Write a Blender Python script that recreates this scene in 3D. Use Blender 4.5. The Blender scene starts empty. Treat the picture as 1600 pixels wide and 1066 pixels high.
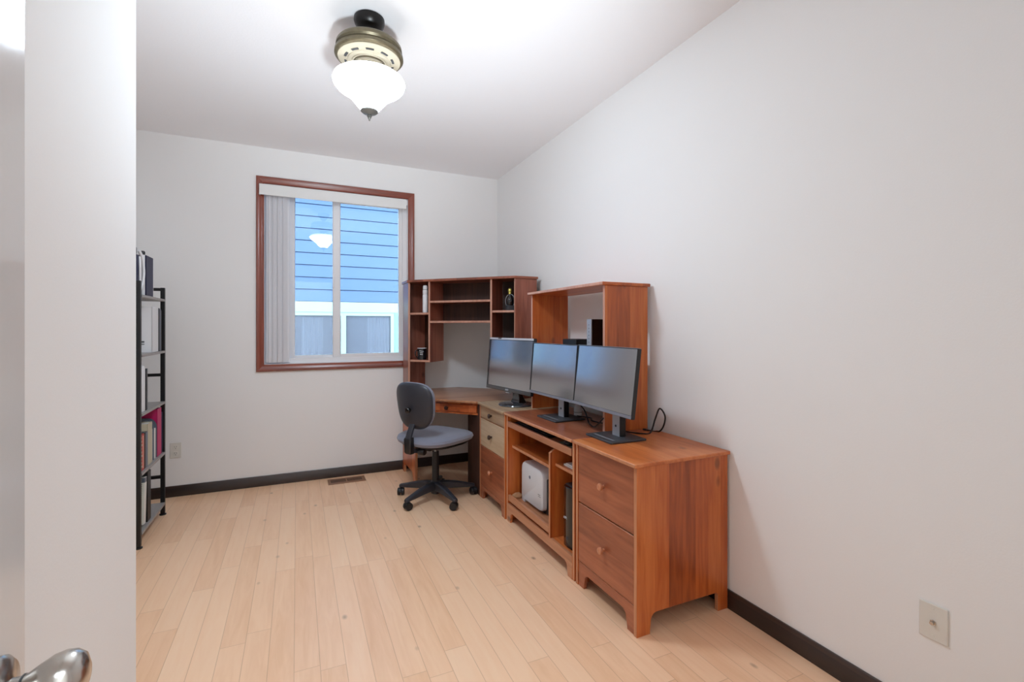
import bpy, bmesh, math, random
from mathutils import Vector, Matrix
random.seed(7)
C = bpy.context.scene.collection
SC = bpy.context.scene
V = Vector
PI = math.pi

# ------------------------------------------------------------------ materials
def lin(c):
    c = c/255.0
    return c/12.92 if c <= 0.04045 else ((c+0.055)/1.055)**2.4
def rgb(r, g, b): return (lin(r), lin(g), lin(b), 1.0)

def new_mat(name):
    m = bpy.data.materials.new(name); m.use_nodes = True
    nt = m.node_tree
    return m, nt, nt.nodes['Principled BSDF']

def setp(b, **k):
    names = {'rough': 'Roughness', 'metal': 'Metallic', 'ior': 'IOR', 'coat': 'Coat Weight', 'coatr': 'Coat Roughness',
             'spec': 'Specular IOR Level', 'trans': 'Transmission Weight', 'sheen': 'Sheen Weight', 'emis': 'Emission Strength', 'alpha': 'Alpha'}
    for a, v in k.items(): b.inputs[names[a]].default_value = v

def mat(name, col, rough=0.5, bump=0.0, bscale=200.0, var=0.0, **k):
    m, nt, b = new_mat(name)
    b.inputs['Base Color'].default_value = rgb(*col)
    setp(b, rough=rough, **k)
    if bump or var:
        tc = nt.nodes.new('ShaderNodeTexCoord')
        n = nt.nodes.new('ShaderNodeTexNoise'); n.inputs['Scale'].default_value = bscale; n.inputs['Detail'].default_value = 4
        nt.links.new(tc.outputs['Object'], n.inputs['Vector'])
        if bump:
            bp = nt.nodes.new('ShaderNodeBump'); bp.inputs['Strength'].default_value = bump; bp.inputs['Distance'].default_value = 0.002
            nt.links.new(n.outputs['Fac'], bp.inputs['Height']); nt.links.new(bp.outputs['Normal'], b.inputs['Normal'])
        if var:
            mx = nt.nodes.new('ShaderNodeMix'); mx.data_type = 'RGBA'
            r = col
            mx.inputs[6].default_value = rgb(*[max(0, c*(1-var)) for c in r]); mx.inputs[7].default_value = rgb(*[min(255, c*(1+var)) for c in r])
            nt.links.new(n.outputs['Fac'], mx.inputs[0]); nt.links.new(mx.outputs[2], b.inputs['Base Color'])
    return m

def math_node(nt, op, a, b=None, c=None):
    n = nt.nodes.new('ShaderNodeMath'); n.operation = op
    for i, x in enumerate((a, b, c)):
        if x is None: continue
        if isinstance(x, (int, float)): n.inputs[i].default_value = x
        else: nt.links.new(x, n.inputs[i])
    return n.outputs[0]

def wood(name, axis, dark, mid, light, rough=0.34, strip=0.075, coat=0.25, knots=True):
    """stained pine: boards glued side by side, grain along axis"""
    m, nt, b = new_mat(name)
    L = nt.links
    tc = nt.nodes.new('ShaderNodeTexCoord')
    sep = nt.nodes.new('ShaderNodeSeparateXYZ'); L.new(tc.outputs['Object'], sep.inputs[0])
    o = {'x': sep.outputs[0], 'y': sep.outputs[1], 'z': sep.outputs[2]}
    perp = [a for a in 'xyz' if a != axis]
    f1 = math_node(nt, 'FLOOR', math_node(nt, 'DIVIDE', math_node(nt, 'ADD', o[perp[0]], 0.013), strip))
    f2 = math_node(nt, 'FLOOR', math_node(nt, 'DIVIDE', math_node(nt, 'ADD', o[perp[1]], 0.021), strip*1.15))
    cb = nt.nodes.new('ShaderNodeCombineXYZ'); L.new(f1, cb.inputs[0]); L.new(f2, cb.inputs[1])
    wn = nt.nodes.new('ShaderNodeTexWhiteNoise'); wn.noise_dimensions = '3D'; L.new(cb.outputs[0], wn.inputs['Vector'])
    # grain
    sc = {'x': 1, 'y': 1, 'z': 1}; sc[axis] = 0.09
    mp = nt.nodes.new('ShaderNodeMapping'); mp.inputs['Scale'].default_value = (sc['x'], sc['y'], sc['z'])
    off = nt.nodes.new('ShaderNodeVectorMath'); off.operation = 'ADD'
    cs = nt.nodes.new('ShaderNodeVectorMath'); cs.operation = 'SCALE'; cs.inputs['Scale'].default_value = 3.0
    L.new(wn.outputs['Color'], cs.inputs[0]); L.new(tc.outputs['Object'], off.inputs[0]); L.new(cs.outputs[0], off.inputs[1])
    L.new(off.outputs[0], mp.inputs['Vector'])
    n1 = nt.nodes.new('ShaderNodeTexNoise'); n1.inputs['Scale'].default_value = 42; n1.inputs['Detail'].default_value = 5; n1.inputs['Distortion'].default_value = 0.6
    L.new(mp.outputs[0], n1.inputs['Vector'])
    n2 = nt.nodes.new('ShaderNodeTexNoise'); n2.inputs['Scale'].default_value = 7; n2.inputs['Detail'].default_value = 2
    L.new(mp.outputs[0], n2.inputs['Vector'])
    t = math_node(nt, 'MULTIPLY', wn.outputs['Value'], 0.28)
    t = math_node(nt, 'MULTIPLY_ADD', n1.outputs['Fac'], 0.50, t)
    t = math_node(nt, 'MULTIPLY_ADD', n2.outputs['Fac'], 0.42, t)
    t = math_node(nt, 'SUBTRACT', t, 0.11)
    cr = nt.nodes.new('ShaderNodeValToRGB'); L.new(t, cr.inputs[0])
    e = cr.color_ramp.elements
    e[0].position = 0.26; e[0].color = rgb(*dark); e[1].position = 0.76; e[1].color = rgb(*light)
    em = e.new(0.5); em.color = rgb(*mid)
    col = cr.outputs[0]
    if knots:
        sck = {'x': 1, 'y': 1, 'z': 1}; sck[axis] = 0.55
        mk = nt.nodes.new('ShaderNodeMapping'); mk.inputs['Scale'].default_value = (sck['x'], sck['y'], sck['z'])
        L.new(tc.outputs['Object'], mk.inputs['Vector'])
        vo = nt.nodes.new('ShaderNodeTexVoronoi'); vo.inputs['Scale'].default_value = 5.5; L.new(mk.outputs[0], vo.inputs['Vector'])
        mr = nt.nodes.new('ShaderNodeMapRange'); mr.inputs['From Min'].default_value = 0.05; mr.inputs['From Max'].default_value = 0.11
        mr.inputs['To Min'].default_value = 1; mr.inputs['To Max'].default_value = 0
        L.new(vo.outputs['Distance'], mr.inputs['Value'])
        mx = nt.nodes.new('ShaderNodeMix'); mx.data_type = 'RGBA'
        L.new(math_node(nt, 'MULTIPLY', mr.outputs[0], 0.55), mx.inputs[0]); L.new(col, mx.inputs[6]); mx.inputs[7].default_value = rgb(*[c*0.4 for c in dark])
        col = mx.outputs[2]
    L.new(col, b.inputs['Base Color'])
    bp = nt.nodes.new('ShaderNodeBump'); bp.inputs['Strength'].default_value = 0.06; bp.inputs['Distance'].default_value = 0.001
    L.new(n1.outputs['Fac'], bp.inputs['Height']); L.new(bp.outputs['Normal'], b.inputs['Normal'])
    setp(b, rough=rough, coat=coat, coatr=0.22)
    return m

def floor_mat():
    m, nt, b = new_mat('oak_plank_floor'); L = nt.links
    W, LN = 0.09, 0.95
    tc = nt.nodes.new('ShaderNodeTexCoord')
    sep = nt.nodes.new('ShaderNodeSeparateXYZ'); L.new(tc.outputs['Object'], sep.inputs[0])
    u = math_node(nt, 'DIVIDE', math_node(nt, 'ADD', sep.outputs[0], 9.01), W)
    iu = math_node(nt, 'FLOOR', u); fu = math_node(nt, 'FRACT', u)
    wn = nt.nodes.new('ShaderNodeTexWhiteNoise'); wn.noise_dimensions = '1D'; L.new(iu, wn.inputs['W'])
    v = math_node(nt, 'ADD', math_node(nt, 'DIVIDE', math_node(nt, 'ADD', sep.outputs[1], 9.0), LN), math_node(nt, 'MULTIPLY', wn.outputs['Value'], 7.3))
    iv = math_node(nt, 'FLOOR', v); fv = math_node(nt, 'FRACT', v)
    cb = nt.nodes.new('ShaderNodeCombineXYZ'); L.new(iu, cb.inputs[0]); L.new(iv, cb.inputs[1])
    w2 = nt.nodes.new('ShaderNodeTexWhiteNoise'); w2.noise_dimensions = '2D'; L.new(cb.outputs[0], w2.inputs['Vector'])
    # grain along y
    sc = nt.nodes.new('ShaderNodeVectorMath'); sc.operation = 'SCALE'; sc.inputs['Scale'].default_value = 5.0; L.new(w2.outputs['Color'], sc.inputs[0])
    ad = nt.nodes.new('ShaderNodeVectorMath'); ad.operation = 'ADD'; L.new(tc.outputs['Object'], ad.inputs[0]); L.new(sc.outputs[0], ad.inputs[1])
    mp = nt.nodes.new('ShaderNodeMapping'); mp.inputs['Scale'].default_value = (1, 0.1, 1); L.new(ad.outputs[0], mp.inputs['Vector'])
    n1 = nt.nodes.new('ShaderNodeTexNoise'); n1.inputs['Scale'].default_value = 38; n1.inputs['Detail'].default_value = 6; n1.inputs['Distortion'].default_value = 0.8; L.new(mp.outputs[0], n1.inputs['Vector'])
    n2 = nt.nodes.new('ShaderNodeTexNoise'); n2.inputs['Scale'].default_value = 6; n2.inputs['Detail'].default_value = 2; L.new(mp.outputs[0], n2.inputs['Vector'])
    t = math_node(nt, 'MULTIPLY_ADD', w2.outputs['Value'], 0.20, 0.07)
    t = math_node(nt, 'MULTIPLY_ADD', n1.outputs['Fac'], 0.34, t)
    t = math_node(nt, 'MULTIPLY_ADD', n2.outputs['Fac'], 0.30, t)
    cr = nt.nodes.new('ShaderNodeValToRGB'); L.new(t, cr.inputs[0])
    e = cr.color_ramp.elements
    e[0].position = 0.15; e[0].color = rgb(222, 170, 126); e[1].position = 0.85; e[1].color = rgb(250, 218, 186)
    em = e.new(0.5); em.color = rgb(243, 201, 164)
    # knots: small dark, sparse
    mk = nt.nodes.new('ShaderNodeMapping'); mk.inputs['Scale'].default_value = (1, 0.6, 1); L.new(tc.outputs['Object'], mk.inputs['Vector'])
    vo = nt.nodes.new('ShaderNodeTexVoronoi'); vo.inputs['Scale'].default_value = 7.0; L.new(mk.outputs[0], vo.inputs['Vector'])
    mr = nt.nodes.new('ShaderNodeMapRange'); mr.inputs['From Min'].default_value = 0.02; mr.inputs['From Max'].default_value = 0.10
    mr.inputs['To Min'].default_value = 1; mr.inputs['To Max'].default_value = 0; L.new(vo.outputs['Distance'], mr.inputs['Value'])
    wk = nt.nodes.new('ShaderNodeTexWhiteNoise'); wk.noise_dimensions = '3D'; L.new(vo.outputs['Position'], wk.inputs['Vector'])
    kn = math_node(nt, 'MULTIPLY', math_node(nt, 'MULTIPLY', mr.outputs[0], math_node(nt, 'GREATER_THAN', wk.outputs['Value'], 0.30)), math_node(nt, 'MULTIPLY', wk.outputs['Value'], 0.85))
    mx = nt.nodes.new('ShaderNodeMix'); mx.data_type = 'RGBA'; L.new(kn, mx.inputs[0]); L.new(cr.outputs[0], mx.inputs[6]); mx.inputs[7].default_value = rgb(74, 40, 22)
    # seams
    du = math_node(nt, 'MULTIPLY', math_node(nt, 'MINIMUM', fu, math_node(nt, 'SUBTRACT', 1.0, fu)), W)
    dv = math_node(nt, 'MULTIPLY', math_node(nt, 'MINIMUM', fv, math_node(nt, 'SUBTRACT', 1.0, fv)), LN)
    d = math_node(nt, 'MINIMUM', du, dv)
    gm = nt.nodes.new('ShaderNodeMapRange'); gm.inputs['From Min'].default_value = 0.0004; gm.inputs['From Max'].default_value = 0.0016
    gm.inputs['To Min'].default_value = 1; gm.inputs['To Max'].default_value = 0; L.new(d, gm.inputs['Value'])
    mg = nt.nodes.new('ShaderNodeMix'); mg.data_type = 'RGBA'; L.new(math_node(nt, 'MULTIPLY', gm.outputs[0], 0.45), mg.inputs[0]); L.new(mx.outputs[2], mg.inputs[6]); mg.inputs[7].default_value = rgb(150, 104, 74)
    L.new(mg.outputs[2], b.inputs['Base Color'])
    bp = nt.nodes.new('ShaderNodeBump'); bp.inputs['Strength'].default_value = 0.25; bp.inputs['Distance'].default_value = 0.001
    hh = math_node(nt, 'SUBTRACT', math_node(nt, 'MULTIPLY', n1.outputs['Fac'], 0.2), gm.outputs[0])
    L.new(hh, bp.inputs['Height']); L.new(bp.outputs['Normal'], b.inputs['Normal'])
    setp(b, rough=0.36, coat=0.2, coatr=0.25)
    return m

def emis(name, col, s):
    m, nt, b = new_mat(name)
    b.inputs['Base Color'].default_value = rgb(*col)
    b.inputs['Emission Color'].default_value = rgb(*col); b.inputs['Emission Strength'].default_value = s
    setp(b, rough=0.25)
    return m

def glass_mat(name, tint=(235, 245, 250), refl=1.0):
    m, nt, b = new_mat(name); nt.nodes.remove(b); L = nt.links
    out = nt.nodes['Material Output']
    tr = nt.nodes.new('ShaderNodeBsdfTransparent'); tr.inputs[0].default_value = rgb(*tint)
    gl = nt.nodes.new('ShaderNodeBsdfGlossy'); gl.inputs['Roughness'].default_value = 0.01
    fr = nt.nodes.new('ShaderNodeFresnel'); fr.inputs[0].default_value = 1.5
    mx = nt.nodes.new('ShaderNodeMixShader')
    L.new(math_node(nt, 'MULTIPLY', fr.outputs[0], refl), mx.inputs[0]); L.new(tr.outputs[0], mx.inputs[1]); L.new(gl.outputs[0], mx.inputs[2]); L.new(mx.outputs[0], out.inputs[0])
    return m

M = {}
M['wall'] = mat('wall_paint', (235, 235, 234), 0.75, bump=0.12, bscale=160)
M['ceil'] = mat('ceiling_paint', (238, 238, 240), 0.85, bump=0.25, bscale=90)
M['floor'] = floor_mat()
M['base'] = wood('dark_baseboard_wood', 'y', (34, 22, 18), (48, 32, 26), (66, 46, 38), 0.35, 0.3, 0.3, False)
M['trimx'] = wood('cherry_trim_across', 'x', (112, 50, 34), (138, 66, 46), (160, 84, 62), 0.32, 0.4, 0.4, False)
M['trimz'] = wood('cherry_trim_upright', 'z', (112, 50, 34), (138, 66, 46), (160, 84, 62), 0.32, 0.4, 0.4, False)
PD, PM, PL = (132, 58, 18), (184, 92, 38), (212, 124, 62)
M['woodz'] = wood('stained_pine_upright', 'z', PD, PM, PL)
M['woody'] = wood('stained_pine_lengthwise', 'y', PD, PM, PL)
M['woodx'] = wood('stained_pine_crosswise', 'x', PD, PM, PL)
FD, FM, FL = (124, 66, 42), (162, 92, 60), (188, 116, 80)
M['front'] = wood('faded_pine_drawer_front', 'y', FD, FM, FL, 0.4, 0.125)
M['topc'] = wood('brown_corner_top', 'x', (126, 76, 46), (162, 108, 74), (190, 138, 102), 0.32, 0.11, 0.25)
M['topd'] = wood('worn_red_brown_top', 'y', (112, 56, 36), (152, 86, 58), (182, 118, 86), 0.3, 0.11, 0.3)
M['pale'] = wood('pale_pine_drawer_front', 'y', (150, 120, 92), (186, 160, 128), (206, 184, 154), 0.4, 0.09)  # paler grey-beige pine, for the upper pedestal drawers and its top
M['topw'] = wood('worn_pine_top', 'y', (150, 76, 34), (196, 108, 54), (222, 142, 84), 0.36, 0.11, 0.2)
M['hutz'] = wood('reddish_hutch_pine_upright', 'z', (108, 54, 38), (148, 84, 64), (176, 110, 88), 0.36)
M['hutx'] = wood('reddish_hutch_pine_across', 'x', (98, 48, 32), (134, 72, 50), (164, 98, 72), 0.36)
M['edge'] = wood('worn_pale_edge_and_lit_top', 'z', (176, 112, 74), (198, 138, 100), (214, 160, 124), 0.4, 0.3, 0.2, False)  # real wear on front edges, painted catch-light on drawer and apron tops
M['edge2'] = wood('light_worn_pine_lip', 'y', (150, 96, 66), (182, 122, 86), (204, 148, 112), 0.36, 0.09, 0.25, True)
M['edgeh'] = wood('worn_pale_hutch_edge', 'z', (168, 118, 98), (196, 146, 124), (212, 168, 148), 0.4, 0.3, 0.2, False)
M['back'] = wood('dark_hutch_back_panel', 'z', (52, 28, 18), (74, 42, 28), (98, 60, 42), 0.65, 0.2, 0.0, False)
M['bright'] = wood('orange_pine_drawer', 'x', (150, 66, 24), (182, 88, 38), (204, 112, 58), 0.36, 0.09)
M['knob'] = mat('turned_knob_wood', (192, 126, 90), 0.3, coat=0.4)
M['darkknob'] = mat('dark_knob', (50, 26, 16), 0.3, coat=0.4)
M['vinyl'] = mat('white_vinyl', (232, 232, 234), 0.4)
M['blind'] = mat('blind_vane_white', (236, 236, 238), 0.5)
def vane_mat():
    m, nt, b = new_mat('blind_vane_white')
    b.inputs['Base Color'].default_value = rgb(244, 244, 246); setp(b, rough=0.5)
    t = nt.nodes.new('ShaderNodeBsdfTranslucent'); t.inputs[0].default_value = rgb(246, 246, 248)
    mx = nt.nodes.new('ShaderNodeMixShader'); mx.inputs[0].default_value = 0.3
    nt.links.new(b.outputs[0], mx.inputs[1]); nt.links.new(t.outputs[0], mx.inputs[2]); nt.links.new(mx.outputs[0], nt.nodes['Material Output'].inputs[0])
    return m
M['blind'] = vane_mat()
M['val'] = mat('valance_white', (226, 226, 224), 0.55)
M['glass'] = glass_mat('window_glass')
M['black'] = mat('black_plastic', (22, 22, 25), 0.45, bump=0.05, bscale=900)
M['blackgl'] = mat('glossy_black_plastic', (12, 12, 14), 0.15, coat=0.4)
M['blackmetal'] = mat('black_powdercoat', (14, 14, 16), 0.45)
M['chairblk'] = mat('chair_black_shell', (46, 48, 56), 0.38, bump=0.08, bscale=700)
M['fabric'] = mat('grey_seat_fabric', (122, 125, 140), 0.95, bump=0.5, bscale=900, var=0.12, sheen=0.3)
M['chrome'] = mat('satin_nickel', (196, 192, 186), 0.22, metal=1.0)
M['steel'] = mat('grey_steel_tube', (170, 172, 176), 0.3, metal=0.8)
M['silver'] = mat('silver_plastic', (160, 162, 168), 0.35, metal=0.3)
M['screen'] = mat('monitor_screen', (28, 29, 32), 0.17, ior=4.8)
M['white'] = mat('white_plastic', (225, 226, 228), 0.4)
M['offwhite'] = mat('printer_white', (208, 209, 212), 0.42)
M['grey'] = mat('mid_grey_plastic', (120, 122, 126), 0.5)
M['dgrey'] = mat('dark_grey_plastic', (58, 60, 64), 0.5)
M['plate'] = mat('cover_plate', (218, 216, 208), 0.4)
M['door'] = mat('door_gloss_paint', (214, 214, 214), 0.12, bump=0.03, bscale=140, coat=0.5)
M['shelf'] = mat('grey_shelf_board', (150, 146, 144), 0.45, bump=0.1, bscale=100, var=0.15)
M['canopy'] = mat('black_bronze', (20, 18, 17), 0.35, metal=0.4)
M['bronze'] = mat('aged_bronze_band', (104, 96, 76), 0.38, metal=0.55, bump=0.1, bscale=60, var=0.15)
M['cream'] = mat('cream_vent_plate', (190, 182, 162), 0.45)
M['finial'] = mat('pewter_finial', (120, 120, 116), 0.4, metal=0.5)
M['bowl'] = emis('lit_glass_bowl', (224, 240, 255), 37.0)
M['shoulder'] = emis('dim_glass_shoulder', (250, 250, 248), 5.0)
M['vent'] = mat('brown_floor_register', (150, 108, 80), 0.4, metal=0.2)
M['ventdark'] = mat('register_slot_dark', (24, 16, 12), 0.7)
M['siding'] = mat('blue_lap_siding', (56, 76, 104), 0.6, bump=0.1, bscale=40)
M['band'] = mat('mint_white_trim_board', (124, 136, 129), 0.55)
M['mint'] = mat('mint_casing', (96, 132, 118), 0.55)
M['curtain'] = mat('sheer_curtain', (214, 222, 236), 0.8)
M['dusk'] = mat('dim_interior', (124, 128, 140), 0.8)
def grey_glass_mat():
    m, nt, b = new_mat('neighbour_grey_glass')
    b.inputs['Base Color'].default_value = rgb(86, 86, 94); setp(b, rough=0.35)
    t = nt.nodes.new('ShaderNodeBsdfTransparent'); mx = nt.nodes.new('ShaderNodeMixShader'); mx.inputs[0].default_value = 0.42
    nt.links.new(b.outputs[0], mx.inputs[1]); nt.links.new(t.outputs[0], mx.inputs[2]); nt.links.new(mx.outputs[0], nt.nodes['Material Output'].inputs[0])
    return m
M['nglass'] = grey_glass_mat()  # grey diffuse layer mixed with a clear pane
M['roof'] = mat('grey_shingle_roof', (92, 92, 96), 0.85, bump=0.4, bscale=30, var=0.15)
M['ground'] = mat('gravel_ground', (130, 130, 126), 0.9, bump=0.6, bscale=60, var=0.2)
M['paper'] = mat('white_paper', (226, 226, 222), 0.7)
M['ceramic'] = mat('black_ceramic', (16, 17, 22), 0.2, coat=0.4)
M['ink'] = mat('white_print', (210, 214, 218), 0.5)
M['gold'] = mat('gold_cap', (196, 182, 96), 0.25, metal=0.8)
M['navy'] = mat('navy_cover', (26, 28, 64), 0.5)
M['magenta'] = mat('magenta_board', (190, 22, 98), 0.5)
M['red'] = mat('red_book', (178, 52, 44), 0.5)
M['salmon'] = mat('salmon_stripe', (240, 180, 160), 0.5)
M['tan'] = mat('tan_book', (196, 188, 164), 0.6)
M['brown'] = mat('dark_brown_book', (60, 46, 40), 0.6)
M['lime'] = mat('lime_cover', (168, 190, 84), 0.5)
M['slate'] = mat('slate_folder', (96, 104, 118), 0.4)
M['charc'] = mat('charcoal_cover', (44, 44, 48), 0.55)
M['mousepad'] = mat('green_grey_mousepad', (120, 146, 138), 0.7)
M['cardboard'] = mat('crumpled_kraft_paper', (176, 130, 92), 0.8, bump=0.4, bscale=50)
M['cable'] = mat('black_cable', (12, 12, 13), 0.5)
M['wcable'] = mat('pale_cable', (190, 190, 190), 0.5)

# ------------------------------------------------------------------ mesh builder
class MB:
    def __init__(s): s.bm = bmesh.new()
    def hexa(s, p):
        v = [s.bm.verts.new(q) for q in p]
        for f in ((0, 3, 2, 1), (4, 5, 6, 7), (0, 1, 5, 4), (1, 2, 6, 5), (2, 3, 7, 6), (3, 0, 4, 7)):
            s.bm.faces.new([v[i] for i in f])
        return s
    def box(s, x0, x1, y0, y1, z0, z1):
        return s.hexa([(x0, y0, z0), (x1, y0, z0), (x1, y1, z0), (x0, y1, z0), (x0, y0, z1), (x1, y0, z1), (x1, y1, z1), (x0, y1, z1)])
    def obox(s, c, ax, ay, az, hx, hy, hz):
        c = V(c); ax, ay, az = V(ax), V(ay), V(az)
        P = []
        for dz in (-1, 1):
            for dx, dy in ((-1, -1), (1, -1), (1, 1), (-1, 1)):
                P.append(c+ax*hx*dx+ay*hy*dy+az*hz*dz)
        return s.hexa(P)
    def prism(s, pts, d):
        d = V(d)
        a = [s.bm.verts.new(V(p)) for p in pts]; b = [s.bm.verts.new(V(p)+d) for p in pts]
        n = len(pts)
        s.bm.faces.new(a[::-1]); s.bm.faces.new(b)
        for i in range(n): s.bm.faces.new((a[i], a[(i+1) % n], b[(i+1) % n], b[i]))
        return s
    def rings(s, rings, cap0=True, cap1=True, close=False):
        R = [[s.bm.verts.new(p) for p in r] for r in rings]
        n = len(R[0])
        pairs = list(zip(R[:-1], R[1:]))
        if close: pairs.append((R[-1], R[0]))
        for a, b in pairs:
            for i in range(n): s.bm.faces.new((a[i], a[(i+1) % n], b[(i+1) % n], b[i]))
        if not close:
            if cap0: s.bm.faces.new(R[0][::-1])
            if cap1: s.bm.faces.new(R[-1])
        return s
    def lathe(s, prof, c=(0, 0, 0), axis=(0, 0, 1), seg=40, caps=(True, True)):
        axis = V(axis).normalized(); q = V((0, 0, 1)).rotation_difference(axis); c = V(c)
        rr = []
        for r, h in prof:
            r = max(r, 1e-5)
            rr.append([c+q @ V((r*math.cos(2*PI*i/seg), r*math.sin(2*PI*i/seg), h)) for i in range(seg)])
        return s.rings(rr, *caps)
    def cyl(s, p0, p1, r0, r1=None, seg=24):
        p0, p1 = V(p0), V(p1); d = p1-p0
        return s.lathe([(r0, 0), (r0 if r1 is None else r1, d.length)], p0, d, seg)
    def tube(s, pts, r, seg=8, sub=6):
        P = [V(p) for p in pts]
        if sub > 1:
            Q = []
            for i in range(len(P)-1):
                a = P[max(i-1, 0)]; b = P[i]; c = P[i+1]; d = P[min(i+2, len(P)-1)]
                for k in range(sub):
                    t = k/sub
                    Q.append(0.5*((2*b)+(-a+c)*t+(2*a-5*b+4*c-d)*t*t+(-a+3*b-3*c+d)*t**3))
            Q.append(P[-1]); P = Q
        up = V((0, 0, 1)); rr = []; prev = None
        for i, p in enumerate(P):
            t = (P[min(i+1, len(P)-1)]-P[max(i-1, 0)]).normalized()
            if prev is None:
                n = t.orthogonal().normalized()
            else:
                n = (prev-t*prev.dot(t)).normalized()
            prev = n; b = t.cross(n)
            rad = r(i/(len(P)-1)) if callable(r) else r
            rr.append([p+(n*math.cos(2*PI*k/seg)+b*math.sin(2*PI*k/seg))*rad for k in range(seg)])
        return s.rings(rr)
    def sweep(s, rects):
        """rects: list of 4-point loops"""
        return s.rings(rects)
    def pillow(s, c, u, v, w, a, b, levels, n=3.0, seg=48, bend=0.0, taper=0.0):
        c, u, v, w = V(c), V(u), V(v), V(w); rr = []
        for off, sc in levels:
            ring = []
            for i in range(seg):
                t = 2*PI*i/seg; ct, st = math.cos(t), math.sin(t)
                x = a*sc*math.copysign(abs(ct)**(2/n), ct); y = b*sc*math.copysign(abs(st)**(2/n), st)
                x *= 1+taper*(y/b)
                ring.append(c+u*x+v*y+w*(off+bend*(x*x)/(a*a)))
            rr.append(ring)
        return s.rings(rr)
    def build(s, name, m, parent=None, origin=None, bevel=0.0, bseg=2, smooth=40):
        bmesh.ops.remove_doubles(s.bm, verts=s.bm.verts, dist=1e-6)
        bmesh.ops.recalc_face_normals(s.bm, faces=s.bm.faces)
        if parent is not None: o0 = WORLD[parent.name]
        elif origin is not None: o0 = V(origin)
        else:
            xs = [v.co for v in s.bm.verts]
            o0 = V(((min(p.x for p in xs)+max(p.x for p in xs))/2, (min(p.y for p in xs)+max(p.y for p in xs))/2, min(p.z for p in xs)))
        bmesh.ops.translate(s.bm, verts=s.bm.verts, vec=-o0)
        me = bpy.data.meshes.new(name); s.bm.to_mesh(me); s.bm.free()
        for p in me.polygons: p.use_smooth = True
        me.set_sharp_from_angle(angle=math.radians(smooth))
        o = bpy.data.objects.new(name, me); C.objects.link(o); me.materials.append(m)
        if parent is not None: o.parent = parent
        else: o.location = o0
        WORLD[o.name] = o0
        if bevel:
            md = o.modifiers.new('edge', 'BEVEL'); md.width = bevel; md.segments = bseg; md.limit_method = 'ANGLE'; md.angle_limit = math.radians(40)
        return o
WORLD = {}
def tag(o, label=None, cat=None, group=None, kind=None):
    if label: o['label'] = label
    if cat: o['category'] = cat
    if group: o['group'] = group
    if kind: o['kind'] = kind
    return o
def thing(name, label, cat, loc, group=None, kind=None):
    o = bpy.data.objects.new(name, None); C.objects.link(o); o.location = loc; o.empty_display_size = 0.05
    WORLD[o.name] = V(loc)
    return tag(o, label, cat, group, kind)
def boxpart(name, m, parent, x0, x1, y0, y1, z0, z1, bevel=0.0):
    return MB().box(x0, x1, y0, y1, z0, z1).build(name, m, parent, bevel=bevel)
def text_mesh(txt, size, m, name, parent, org, right, up, ext=0.0004):
    cu = bpy.data.curves.new('t', 'FONT'); cu.body = txt; cu.size = size; cu.extrude = ext; cu.align_x = 'CENTER'; cu.align_y = 'CENTER'
    t = bpy.data.objects.new('t', cu); C.objects.link(t)
    dg = bpy.context.evaluated_depsgraph_get(); me = bpy.data.meshes.new_from_object(t.evaluated_get(dg))
    bpy.data.objects.remove(t); bpy.data.curves.remove(cu)
    r, u = V(right).normalized(), V(up).normalized(); n = r.cross(u)
    mt = Matrix((r, u, n)).transposed().to_4x4(); mt.translation = V(org)-WORLD[parent.name]
    me.transform(mt); me.materials.clear(); me.materials.append(m)
    o = bpy.data.objects.new(name, me); C.objects.link(o); o.parent = parent
    return o

# ------------------------------------------------------------------ room
XR, YB, ZC = 1.80, 4.33, 2.735
XL, XE, YE, YF = -1.15, -0.355, 1.43, -0.10
CAMH = 1.275
def S(o): o['kind'] = 'structure'; return o
S(MB().box(XL-0.15, XR+0.15, -1.75, YB+0.15, -0.06, 0).build('floor', M['floor'], origin=(0, 0, 0)))
S(MB().box(XL-0.15, XR+0.15, -1.75, YB+0.15, ZC, ZC+0.06).build('ceiling', M['ceil'], origin=(0, 0, ZC)))
OX0, OX1, OZ0, OZ1 = -0.245, 0.922, 0.975, 2.445      # window opening
w = MB()
w.box(XL-0.15, OX0, YB, YB+0.15, 0, ZC).box(OX1, XR+0.15, YB, YB+0.15, 0, ZC).box(OX0, OX1, YB, YB+0.15, 0, OZ0).box(OX0, OX1, YB, YB+0.15, OZ1, ZC)
S(w.build('wall_back', M['wall'], origin=(0, YB, 0)))
S(MB().box(XR, XR+0.15, -1.75, YB, 0, ZC).build('wall_right', M['wall'], origin=(XR, 0, 0)))
S(MB().box(XL-0.15, XL, YE, YB, 0, ZC).build('wall_left', M['wall'], origin=(XL, 0, 0)))
S(MB().box(XL-0.15, XE, YF, YE, 0, ZC).build('wall_entry', M['wall'], origin=(XE, 0, 0), bevel=0.006))
DX0, DX1 = -0.27, 0.56
w = MB(); w.box(DX1, XR, YF-0.12, YF, 0, ZC).box(XL-0.15, DX0-0.035, YF-0.12, YF, 0, ZC).box(DX0-0.035, DX1, YF-0.12, YF, 2.08, ZC)
S(w.build('wall_front', M['wall'], origin=(0, YF, 0)))
w = MB(); w.box(XL-0.15, XL, -1.75, YF-0.12, 0, ZC).box(XL, XR, -1.75, -1.6, 0, ZC)
S(w.build('wall_hallway', M['wall'], origin=(0, -1.7, 0)))
# door casing around the doorway, on the room side
w = MB(); w.box(DX1, DX1+0.06, YF, YF+0.014, 0, 2.14).box(DX0-0.035, DX1, YF, YF+0.014, 2.08, 2.14)
S(w.build('trim_1', M['trimz'], origin=(0, YF, 0)))
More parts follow.
